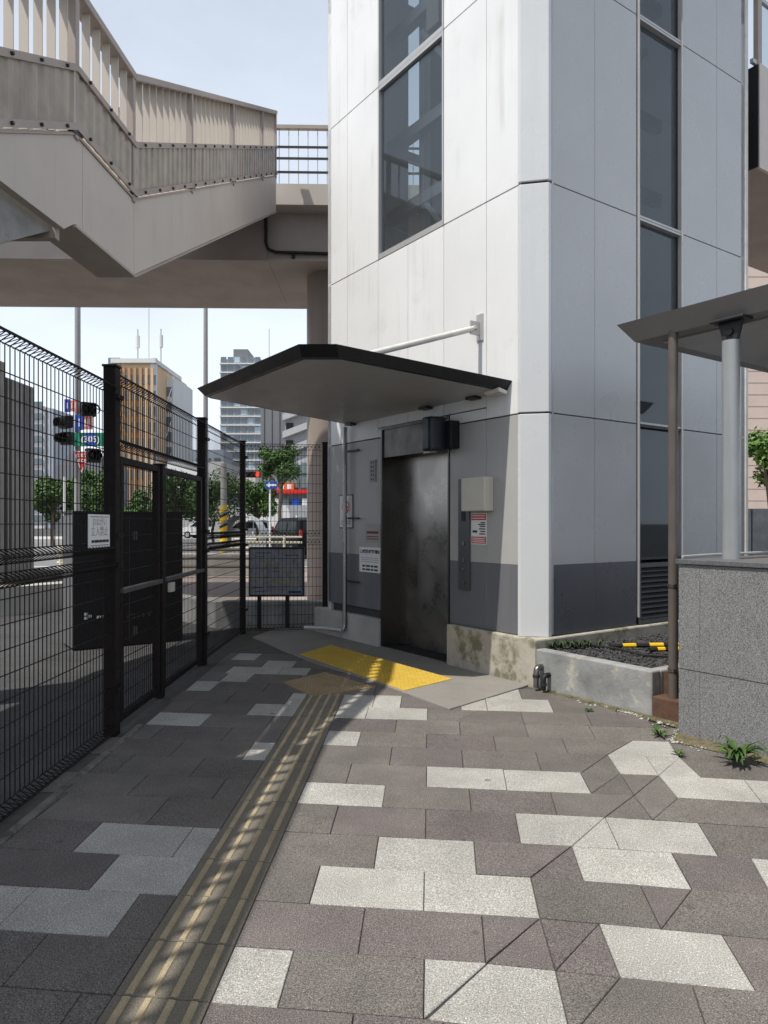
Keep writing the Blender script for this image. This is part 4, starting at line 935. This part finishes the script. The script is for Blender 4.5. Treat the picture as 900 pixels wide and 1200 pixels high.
MB().obox(c0-RD*.01+NR*.01+UPV*1.56, RD*(cw+.02), LD*.57, (0, 0, .03)).build('top', BLACK, UC, bevel=.005)
MB().obox(c0-RD*.012+UPV*.02, RD*.010, LD*.54, (0, 0, 1.52)).build('side_sheet', mat('cabinet_side_grey', (.13, .13, .13), .5, .2), UC)
MB().obox(c0+RD*.62+NR*.004+UPV*.05, RD*.008, LD*.004, (0, 0, 1.48)).build('door_gap', JOINT, UC)
MB().obox(c0+RD*.50+NR*.012+UPV*.72, RD*.03, LD*.02, (0, 0, .12)).build('handle', DARKSTEEL, UC)
cp = MB()
for u, w, z in ((.11, .045, .34), (.11, .045, .385), (.165, .03, .36), (.25, .05, .34), (.31, .05, .345), (.37, .03, .35)): cp.obox(c0+RD*u+NR*.006+UPV*z, RD*w, LD*.003, (0, 0, .032))
cp.build('white_lettering', PAPER, UC)
text('(つ) + 7150', .085, c0+RD*.80+NR*.006+UPV*.34, RD, UPV, mat('grey_lettering', (.13, .13, .13), .6), 'grey_lettering', UC, .001)
for u, z in ((.66, .12), (.66, 1.25)): MB().obox(c0+RD*u+NR*.006+UPV*z, RD*.06, LD*.003, (0, 0, .1)).build('label_plate', mat('grey_plate', (.09, .09, .09), .6), UC)
# clad pillar and round kerb at far left
GP = thing('clad_pillar', 'grey ribbed metal clad pillar beyond the fence at the left edge', 'pillar', (-7.6, 14.4, 0))
GPM = mat('pillar_cladding', (.20, .19, .18), .5, .2, var=.06)
MB().box(-9.0, -7.38, 14.0, 15.1, -.05, 4.3).build('core', GPM, GP)
for i in range(7): MB().box(-7.38, -7.355, 14.01+i*.155, 14.13+i*.155, .0, 4.28).build('rib', GPM, GP)
for i in range(8): MB().box(-8.98+i*.2, -8.82+i*.2, 13.975, 14.0, .0, 4.28).build('rib', GPM, GP)
MB().box(-7.7, -7.20, 13.35, 13.6, -.05, 4.50).build('front_post', GPM, GP, bevel=.01)
RK = MB(); c = Vector((-8.0, 13.3, 0)); n = 48
for i in range(n):
    a, b = 2*math.pi*i/n, 2*math.pi*(i+1)/n; P_ = lambda r, u, z: (c.x+math.cos(u)*r, c.y+math.sin(u)*r*.95, z)
    RK.quad(P_(2.95, a, -.05), P_(2.95, b, -.05), P_(2.95, b, .44), P_(2.95, a, .44)); RK.quad(P_(2.95, a, .44), P_(2.95, b, .44), P_(2.55, b, .44), P_(2.55, a, .44)); RK.quad(P_(2.55, a, .44), P_(2.55, b, .44), P_(2.55, b, .2), P_(2.55, a, .2))
rk = thing('round_planter', 'round pale concrete planter ring around the clad pillar', 'planter', c)
RK.build('ring_wall', CONC5, rk, True); MB().cyl(c, c+UPV*.3, 2.6, n=40).build('soil', SOIL, rk)

# ------------------------------------------------------------------ street beyond
sw = MB().prism([(-40, 12.0), (20, 12.0), (20, 21.0), (-40, 21.0)], -.05, .02).build('far_pavement', PINK); kind(sw, 'structure')
rd = MB().box(-120, 60, 21.15, 62, -.05, -.035).build('road', ROADM); kind(rd, 'structure')
LINE = mat('road_paint', (.62, .62, .6), .8, var=.15)
rl = MB()
for k in range(14): rl.box(-60+k*7, -57+k*7, 38, 38.18, -.05, -.030)
rl.box(-90, 40, 24.4, 24.56, -.05, -.030); rl.box(-90, 40, 57, 57.16, -.05, -.030)
kind(rl.build('lane_marking', LINE), 'structure')
fpv = MB().box(-160, 80, 62, 75, -.05, .06).build('opposite_pavement', CONC5); kind(fpv, 'structure')
kb2 = MB().box(-60, 20, 21.0, 21.15, -.05, .07).build('street_kerb', CONC5); kind(kb2, 'structure')
def guard(x0, x1, y, m, lab, h=.8, n=3):
    t = thing('guard_rail', lab, 'guard rail', ((x0+x1)/2, y, 0))
    for k in range(n): MB().cyl((x0, y, h-.04-k*.22), (x1, y, h-.04-k*.22), .04, n=8).build('rail', m, t, True)
    k = x0+.1
    while k < x1: MB().cyl((k, y, 0), (k, y, h+.02), .05, n=8).build('post', m, t, True); k += 2.0
guard(-5.75, -3.4, 18.6, mat('brown_rail_paint', (.13, .11, .09), .5), 'dull brown pipe guard rail seen between the fence posts')
guard(-6.0, -3.2, 28.0, CREAM, 'cream pipe guard rail in front of the black taxi', .95)
guard(-9.3, -7.4, 20.4, CREAM, 'cream pipe guard rail left of the utility cabinet')
MB_ = MB().box(-5.9, -3.3, 19.4, 20.0, 0, .62); tag(MB_.build('concrete_barrier', CONC5, None, bevel=.03), 'pale concrete barrier behind the brown guard rail', 'barrier')

def car(name, label, loc, ang, paint, L_=4.4, W_=1.7, H_=1.72, boxy=True):
    t = thing(name, label, 'car', loc); f = Vector((math.cos(ang), math.sin(ang), 0)); s = Vector((-f.y, f.x, 0)); o = Vector(loc)
    Q = lambda x, y, z: o+f*x+s*y+UPV*z
    prof = [(-2.15, .32), (-2.2, .75), (-2.12, 1.02), (-1.95, 1.60), (-1.6, H_), (.35, H_-.02), (.75, H_-.14), (1.32, 1.04), (2.05, .90), (2.18, .62), (2.15, .32)]
    prof = [(x*L_/4.4, z) for x, z in prof]; body = MB(); rings = []
    for y, k in ((-.5, .96), (-.47, 1), (.47, 1), (.5, .96)):
        rings.append([Q(x*k, y*W_*(1-.16*max(0, z-.95)/.75), z) for x, z in prof])
    n = len(prof)
    for r in rings: body.v += [tuple(p) for p in r]
    for r in range(3):
        for i in range(n):
            j = (i+1) % n; body.f.append((r*n+i, r*n+j, (r+1)*n+j, (r+1)*n+i))
    body.f.append(tuple(reversed(range(n)))); body.f.append(tuple(range(3*n, 4*n)))
    body.build('body', paint, t, True, .02)
    WG = mat('car_glass', (.015, .018, .02), .2, var=.05, spec=.15)
    for y in (-1, 1):
        yy = lambda z: y*(W_*.5*(1-.16*max(0, z-.95)/.75)+.006)
        for pts in ([(-1.85, 1.08), (-1.72, 1.54), (-.72, 1.58), (-.72, 1.08)], [(-.64, 1.08), (-.64, 1.58), (.32, 1.57), (.62, 1.46), (1.02, 1.08)]):
            MB().quad(*[Q(x*L_/4.4, yy(z), z) for x, z in pts]).build('side_window', WG, t)
        for x in (-1.35, 1.32):
            w = MB().cyl(Q(x, y*W_*.36, .32), Q(x, y*(W_*.5+.015), .32), .32, n=20).build('wheel', TYRE, t, True)
            MB().cyl(Q(x, y*(W_*.5+.012), .32), Q(x, y*(W_*.5+.025), .32), .19, n=16).build('rim', ALU, w, True)
        MB().obox(Q(-2.24, y*.72-.05, .90), f*.12, s*.10, (0, 0, .30)).build('tail_light', REDV, t)
        MB().obox(Q(2.0, y*.66-.1, .68), f*.16, s*.2, (0, 0, .14)).build('headlight', PAPER, t)
        MB().obox(Q(.95, y*.92-.05, 1.06), f*.1, s*.14, (0, 0, .12)).build('mirror', paint, t)
    MB().quad(Q(.80, -.62, H_-.16), Q(.80, .62, H_-.16), Q(1.31, .70, 1.08), Q(1.31, -.70, 1.08)).build('windscreen', WG, t)
    MB().quad(Q(-2.13, -.60, 1.10), Q(-2.13, .60, 1.10), Q(-2.0, .56, 1.56), Q(-2.0, -.56, 1.56)).build('rear_window', WG, t)
    MB().obox(Q(-.3, -.1, H_), f*.18, s*.3, (0, 0, .09)).build('roof_lamp', PAPER, t) if paint is CARB else None
    return t
car('parked_taxi', 'black boxy taxi waiting on the road behind the cream rail', (-3.75, 31.6, -.03), math.atan2(.89, -.45), CARB)
car('white_car', 'white car far down the road beside the striped pole', (-16.5, 66, .06), R_(170), CARW)
car('white_car', 'white car passing behind the one-way sign', (-11.2, 58, -.03), R_(186), CARW)

def pole(name, label, px, d, z1, r0, r1, m=POLE):
    p = Vector(((px-450)/FPX*d, d, 0)); t = thing(name, label, 'pole', p)
    MB().cyl(p, p+UPV*z1, r0, r1, 14).build('shaft', m, t, True); MB().cyl(p, p+UPV*.25, r0*1.5, r0*1.4, 14).build('base', m, t, True)
    return t, p
tp_, pp = pole('traffic_pole', 'tall grey pole carrying signals and the round route sign', 91, 21.6, 11.5, .10, .075)
pole('street_light_pole', 'tall tapering grey lamp pole right of the fence post', 241, 21.8, 11.0, .085, .055)
t_, p_ = pole('striped_pole', 'stout grey utility pole with yellow and black stripes low down', 262, 26.5, Zat(543, 26.5), .13, .11, CONC5)
for i in range(9):
    z = .35+i*.19; MB().extr([p_+Vector((math.cos(a)*.142, math.sin(a)*.142, z+(math.cos(a))*.07)) for a in [2*math.pi*k/14 for k in range(14)]], (0, 0, .10 if i % 2 else .185)).build('warning_stripe', BLACK if i % 2 else YEL, t_)
pole('sign_post', 'thin white post left of the traffic pole behind the cabinet', 75, 24, 3.0, .05, .05, PAPER)
def sign_at(name, label, cat, x0, x1, y0, y1, d, m, rim=None, th=.04):
    a, b = (x0-450)/FPX*d, (x1-450)/FPX*d; z0, z1 = Zat(y1, d), Zat(y0, d); t = thing(name, label, cat, ((a+b)/2, d, z0))
    MB().box(a, b, d, d+th, z0, z1).build('face', m, t, bevel=.006)
    return t, a, b, z0, z1
dS = 21.3
t, a, b, z0, z1 = sign_at('route_sign', 'green route sign with blue 305 badge on the traffic pole', 'road sign', 86.5, 121, 507, 523, dS, GREEN)
MB().cyl(((a+b)/2+.06, dS-.012, (z0+z1)/2), ((a+b)/2+.06, dS, (z0+z1)/2), .205, n=20).build('badge', BLUE, t)
text('(305)', .26, ((a+b)/2+.06, dS-.016, (z0+z1)/2), (1, 0, 0), (0, 0, 1), PAPER, 'route_number', t, .003, bold=.006)
tri = thing('stop_sign', 'red inverted triangle stop sign on the traffic pole', 'road sign', ((96.5-450)/FPX*dS, dS, 0))
q = [((x-450)/FPX*dS, Zat(y, dS)) for x, y in ((87, 528.5), (106, 529.5), (96.5, 554))]
MB().extr([(x, dS-.05, z) for x, z in q], (0, .03, 0)).build('face', REDV, tri)
q2 = [(x*.9+q[2][0]*.0+sum(p[0] for p in q)/3*.1, z*.9+sum(p[1] for p in q)/3*.1) for x, z in q]
mb = MB()
for i in range(3): mb.quad(*[(x, dS-.054, z) for x, z in (q[i], q[(i+1) % 3], q2[(i+1) % 3], q2[i])])
mb.build('white_border', PAPER, tri)
text('止まれ', .125, (q[2][0], dS-.056, q[0][1]-.14), (1, 0, 0), (0, 0, 1), PAPER, 'lettering', tri, .002, bold=.004)
text('STOP', .11, (q[2][0], dS-.056, q[0][1]-.29), (1, 0, 0), (0, 0, 1), PAPER, 'lettering', tri, .002, bold=.003)
for x0, x1, y0, y1, lab in ((76, 90, 469, 482, 'upper blue and pink street plate on the traffic pole'), (88.5, 108, 487.5, 503, 'lower blue and pink street plate on the traffic pole')):
    t, a, b, z0, z1 = sign_at('street_plate', lab, 'sign', x0, x1, y0, y1, dS-.06, mat('plate_pink', (.62, .22, .20), .5))
    MB().box(a-.01, a+(b-a)*.45, dS-.075, dS-.06, z0-.03, z1+.03).build('blue_panel', BLUE, t, bevel=.004)
    mb = MB(); [mb.box(a+(b-a)*(.55+.14*k), a+(b-a)*(.62+.14*k), dS-.068, dS-.06, z0+.08, z1-.08) for k in range(3)]; mb.build('print_mark', PAPER, t)
    MB().box(a+(b-a)*.2, a+(b-a)*.26, dS-.08, dS-.075, z0+.08, z1-.08).build('print_mark', PAPER, t)
def signal(label, px, py, d, w, h, vert=False, yaw=0.0, red=False):
    p = Vector(((px-450)/FPX*d, d, Zat(py, d))); t = thing('traffic_signal', label, 'traffic signal', p)
    f = Vector((math.sin(yaw), -math.cos(yaw), 0)); r = Vector((math.cos(yaw), math.sin(yaw), 0))
    MB().obox(p-r*w/2-UPV*h/2+f*.12, r*w, -f*.24, (0, 0, h)).build('housing', BLACK, t, bevel=.03)
    for k in range(3):
        c = p+(r*(k-1)*w*.31 if not vert else UPV*(1-k)*h*.31)+f*.121
        MB().cyl(c, c+f*.16, min(w, h)*.36 if not vert else w*.36, n=12, cap=False).build('visor', BLACK, t)
        MB().cyl(c, c+f*.02, w*.3/2 if not vert else w*.3, n=12).build('lens', mat('lit_red_lens', (.9, .05, .03), .3, emit=1.5) if (red and k == 2) else mat('dark_lens', (.03, .015, .015), .2), t)
    return t
signal('upper right traffic signal on the pole, tilted away', 103, 480, 21.4, .42, .42, yaw=.7)
signal('upper left traffic signal hanging beside the pole', 77.5, 495, 21.4, .50, .36, yaw=-.8)
signal('square lower left signal beside the route sign', 79, 514, 21.4, .38, .38, yaw=-.3)
signal('lower right signal below the green route sign', 109, 534, 21.4, .42, .42, yaw=.8)
signal('distant traffic signal with red lamp behind the fence corner', 296, 556, 40, .95, .34, red=True)
t, a, b, z0, z1 = sign_at('one_way_sign', 'blue one-way sign with white left arrow on a white post', 'road sign', 310.5, 325, 564, 572.8, 30, BLUE)
zc = (z0+z1)/2; MB().extr([(a+x*(b-a), 29.985, zc+z*(z1-z0)) for x, z in ((.08, 0), (.38, .36), (.38, .14), (.92, .14), (.92, -.14), (.38, -.14), (.38, -.36))], (0, .008, 0)).build('arrow', PAPER, t)
MB().cyl(((316.5-450)/FPX*30.1, 30.1, 0), ((316.5-450)/FPX*30.1, 30.1, z0+.2), .045, n=8).build('post', PAPER, t, True)

def tree(label, p, h, rx, n, trunk_h, seed, leaf=.32, group=None, m=LEAF):
    rnd = random.Random(seed); p = Vector(p); t = thing('street_tree', label, 'tree', p, group)
    tk = MB(); tk.tube([p, p+Vector((rnd.uniform(-.1, .1), 0, trunk_h*.5)), p+Vector((rnd.uniform(-.2, .2), 0, trunk_h)), p+Vector((rnd.uniform(-.3, .3), 0, h*.8))], .03*h**.8, 8)
    cen = []
    for k in range(18):
        az = rnd.uniform(0, 6.28); rr = rx*rnd.uniform(.25, .75); z = trunk_h+(h-trunk_h)*rnd.uniform(.15, .88)
        c = p+Vector((math.cos(az)*rr, math.sin(az)*rr, z)); cen.append((c, rx*rnd.uniform(.28, .48)))
        tk.cyl(p+UPV*(trunk_h*.8+(z-trunk_h)*.4), c, .02*h**.7, .01, 5)
    tk.build('trunk', BARK, t, True)
    cr_ = MB()
    for _ in range(n):
        c, r = rnd.choice(cen); d = Vector((rnd.gauss(0, 1), rnd.gauss(0, 1), rnd.gauss(0, 1))).normalized()
        q = c+d*r*rnd.random()**.35; a = Vector((rnd.gauss(0, 1), rnd.gauss(0, 1), rnd.gauss(0, .6))).normalized(); b = a.cross(d+Vector((.01, .02, .3))).normalized(); s = leaf*rnd.uniform(.5, 1.1)
        cr_.quad(q-a*s, q-b*s*.5, q+a*s, q+b*s*.5)
    cr_.build('crown', m, t)
    return t
tr_ = [(328, 523, 562, 60, 1.25, 'round street tree in front of the dark grey building'), (302, 562, 597, 56, 1.0, 'low leafy tree behind the distant red signal'), (207, 553, 600, 52, 1.05, 'street tree right of the tan tower base'), (250, 557, 600, 54, 1.45, 'spreading tree behind the striped pole'), (110, 545, 600, 50, 1.0, 'leafy tree behind the traffic pole'), (62, 560, 600, 45, .8, 'tree at the foot of the white tower block'), (157, 572, 602, 50, .8, 'low tree before the tan tower')]
for k, (px, pt_, pc_, d, r, lab) in enumerate(tr_):
    tree(lab, ((px-450)/FPX*d, d, .0), Zat(pt_, d), r*(1.5 if k == 0 else 1.9), 4200, Zat(pc_, d)*(1 if k == 0 else .7), 40+k, .18)
tree('sunlit tree beyond the granite wall at the right edge', (9.75, 18.0, 0), Zat(497, 18), 1.15, 5200, 2.35, 77, .085, m=mat('bright_leaf', (.10, .19, .035), .55, var=.35, vscale=4, spec=.25))

# ------------------------------------------------------------------ far buildings
def bld(name, label, x0, x1, ytop, d, depth, m, base=620):
    a, b = (x0-450)/FPX*d, (x1-450)/FPX*d; z = Zat(ytop, d); t = thing(name, label, 'building', ((a+b)/2, d+depth/2, 0))
    MB().box(a, b, d, d+depth, 0, z).build('wall', m, t); return t, a, b, z
# tan tower block
t, a, b, z = bld('tan_tower_block', 'tan tiled tower block with pale pilasters and masts', 134, 182, 426, 150, 18, TAN)
for k in range(7):
    x = a+(b-a)*(k+.5)/7.2+.3; MB().box(x-.28, x+.28, 149.4, 150, 3, z-1).build('pilaster', TAN if k > 4 else mat('dark_tan_pilaster', (.42, .27, .15), .7), t)
    for f in range(9): MB().box(x+.34, x+.72, 149.85, 150.02, 4+f*3.3, 6+f*3.3).build('window', WINB, t)
for f in range(11):
    MB().box(a-1.4, a+1.6, 148.6, 150, 2+f*3.1, 3.0+f*3.1).build('balcony', TAN, t); MB().box(a-1.2, a+1.3, 149.7, 149.9, 3.05+f*3.1, 5.0+f*3.1).build('balcony_window', WINB, t)
MB().box(a-.5, b+.3, 149.2, 168.5, z, z+.9).build('parapet', PALEB, t)
for x, h in ((a+3.2, 4.5), (a+8.2, 4.6)):
    r_ = MB().cyl((x, 155, z), (x, 155, z+h+4), .12, n=6).build('mast', POLE, t); MB().cyl((x, 155, z+h), (x, 155, z+h+2.6), .45, n=8).build('antenna', PALEB, r_)
MB().cyl((a+5.6, 155, z), (a+5.6, 155, z+13), .07, n=6).build('mast', POLE, t)
MB().cyl((b-.6, 150.6, 0), (b-.6, 150.6, z+1.2), .8, n=16).build('stair_tower', PALEB, t, True)
t, a, b, z = bld('stepped_tan_block', 'narrower tan block with grey upper storeys beside the tan tower', 183, 192, 432, 156, 18, TAN)
t, a, b, z = bld('grey_braced_block', 'grey block with white bracing right of the tan tower', 192, 203, 441, 158, 16, PALEB)
for f in range(9): MB().box(a+.3, b-.3, 157.6, 158, 3+f*3.3, 5.0+f*3.3).build('window', WINB, t)
for f in range(4): MB().cyl((a+.2, 157.4, 5+f*7), (b-.2, 157.4, 10+f*7), .12, n=5).build('brace', PAPER, t)
# glassy tower
t, a, b, z = bld('glass_tower', 'tall pale glazed apartment tower with dark rooftop box', 258, 306, 421, 250, 22, PALEB)
for f in range(19):
    zz = 2.5+f*3.05
    for k in range(6):
        x = a+(b-a)*k/6; MB().box(x+.35, x+(b-a)/6-.2, 249.5, 250, zz, zz+1.9).build('window', WINB if (k+f) % 5 else mat('bright_window', (.40, .50, .56), .12, var=.2, vscale=.3), t)
    MB().box(a, b, 248.9, 250, zz-.75, zz-.3).build('balcony_edge', PALEB, t)
MB().box(a+4.2, b-5, 252, 266, z, z+4).build('rooftop_box', GREYB, t); MB().cyl((b+2, 255, z-2), (b+2, 255, z+12), .12, n=6).build('mast', POLE, t)
t, a, b, z = bld('dark_grey_block', 'plain dark grey building wall between tower and spiral stairs', 306, 334, 440, 140, 16, GREYB)
for k in range(3): MB().box(a+.6+k*1.5, a+.7+k*1.5, 139.9, 140, 1, z-1).build('panel_joint', JOINT, t)
t, a, b, z = bld('stair_block', 'grey building with curved outside stairs beside the brown column', 334, 362, 478, 120, 14, mat('mid_grey_building', (.32, .32, .33), .6, var=.06))
for f in range(8):
    MB().quadbox([(a-.2, 118.4, 1+f*2.9), (b, 118.4, 2.6+f*2.9), (b, 120, 2.6+f*2.9), (a-.2, 120, 1+f*2.9)], [(a-.2, 118.4, 2.1+f*2.9), (b, 118.4, 3.7+f*2.9), (b, 120, 3.7+f*2.9), (a-.2, 120, 2.1+f*2.9)]).build('stair_flight', mat('pale_stair', (.42, .42, .42), .6), t)
    MB().box(a+.2, a+1.4, 119.8, 120.0, 2.4+f*2.9, 3.7+f*2.9).build('opening', BLACK, t)
# white block at far left
t, a, b, z = bld('white_tower_block', 'slim white apartment block with balconies seen through the fence', 30, 52, 476, 190, 14, PALEB)
for f in range(11): MB().box(a+.4, b-.4, 189.6, 190, 2+f*3, 3.6+f*3).build('window', WINB, t)
MB().box(b-1, b+2, 190.5, 203, 0, z-.5).build('side_wing', mat('blue_grey_building', (.40, .44, .50), .7), t)
# low blocks behind the trees
t, a, b, z = bld('low_pale_building', 'low pale flat-roofed building between the poles', 196, 262, 541, 110, 12, PALEB)
for k in range(6): MB().box(a+.6+k*1.4, a+1.6+k*1.4, 109.8, 110, 4, 6).build('window', WINB, t)
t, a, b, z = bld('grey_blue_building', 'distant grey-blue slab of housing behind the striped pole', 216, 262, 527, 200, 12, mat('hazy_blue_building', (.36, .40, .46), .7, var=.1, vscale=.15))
for f in range(6):
    for k in range(4): MB().box(a+.6+k*2.6, a+2.2+k*2.6, 199.8, 200, 3+f*3, 4.6+f*3).build('window', WINB, t)
t, a, b, z = bld('beige_low_building', 'low beige building under the glass tower', 262, 300, 558, 100, 10, mat('warm_beige_building', (.50, .48, .43), .7, var=.1, vscale=.3))
for k in range(4): MB().box(a+.4+k*1.05, a+1.1+k*1.05, 99.8, 100, 4, 5.6).build('window', WINB, t)
t, a, b, z = bld('grey_dome_building', 'rounded grey building behind the traffic pole', 66, 120, 545, 120, 12, GREYB)
MB().cyl(((a+b)/2, 120.5, z-1), ((a+b)/2, 131, z-1), 3.4, n=24).build('vaulted_roof', GREYB, t, True)
t, a, b, z = bld('shop_building', 'shop with orange and red sign boards across the road', 318, 372, 545, 68, 10, GREYB)
for k in range(5):
    for f in range(2): MB().box(a+.25+k*.85, a+.9+k*.85, 67.9, 68, 4.8+f*1.4, 5.8+f*1.4).build('window', mat('teal_window', (.16, .22, .22), .15), t)
z_, zt_ = Zat(577, 68), Zat(566, 68)
MB().box(a-.2, a+2.2, 67.6, 68, z_, zt_).build('orange_board', ORANGE, t); MB().box(a+.2, b, 67.5, 67.9, z_-.15, z_+.22).build('red_board', REDV, t)
for k in range(3): MB().box(a+.15+k*.7, a+.55+k*.7, 67.55, 67.6, z_+.3, zt_-.15).build('board_mark', PAPER, t)
for k in range(5): MB().box(a+.1+k*.95, a+.75+k*.95, 67.7, 68, 1.9, z_-.6).build('shop_window', [PAPER, WINB, BLUE, PAPER, WINB][k], t)
hd_ = thing('white_hoarding', 'white panel hoarding along the far side of the road', 'hoarding', (-11, 62.5, 0))
for k in range(9): MB().box(-15.0+k*1.2, -13.82+k*1.2, 62.4, 62.5, .06, Zat(592, 62.4)).build('hoarding_panel', PAPER, hd_)
sb_ = thing('arched_shelter', 'small arched translucent shelter beside the striped pole', 'shelter', (-10.9, 50, 0))
mb = MB(); cx_ = (282-450)/FPX*50; n = 12
for i in range(n):
    a0_, a1_ = math.pi*i/n, math.pi*(i+1)/n; mb.quad((cx_+math.cos(a0_)*1.3, 50, .7+math.sin(a0_)*1.3), (cx_+math.cos(a1_)*1.3, 50, .7+math.sin(a1_)*1.3), (cx_+math.cos(a1_)*1.3, 53, .7+math.sin(a1_)*1.3), (cx_+math.cos(a0_)*1.3, 53, .7+math.sin(a0_)*1.3))
mb.build('arched_roof', mat('milky_sheet', (.42, .43, .42), .4), sb_, True)
for x in (-1.3, 1.3): MB().box(cx_+x-.05, cx_+x+.05, 50, 53, 0, .75).build('side_wall', CONC5, sb_)
# right edge: tiled wall and block fence
PW = thing('tiled_wall_building', 'pinkish tiled building wall behind the bridge branch', 'building', (16, 24, 0))
MB().box(11.0, 24, 22.5, 30, 0, 13).build('wall', PTILE, PW)
tl = MB()
for r in range(34): tl.box(11.0, 24, 22.492, 22.5, .3+r*.37, .312+r*.37)
tl.build('tile_joints', mat('tile_joint', (.33, .28, .25), .8), PW)
BF = thing('concrete_block_fence', 'weathered concrete panel fence beyond the granite wall', 'fence', (6.5, 12, 0))
for k in range(6): MB().box(5.55+k*.62, 6.15+k*.62, 12.0, 12.12, -.05, Zat(596, 12)).build('fence_panel', CONC4, BF, bevel=.01)
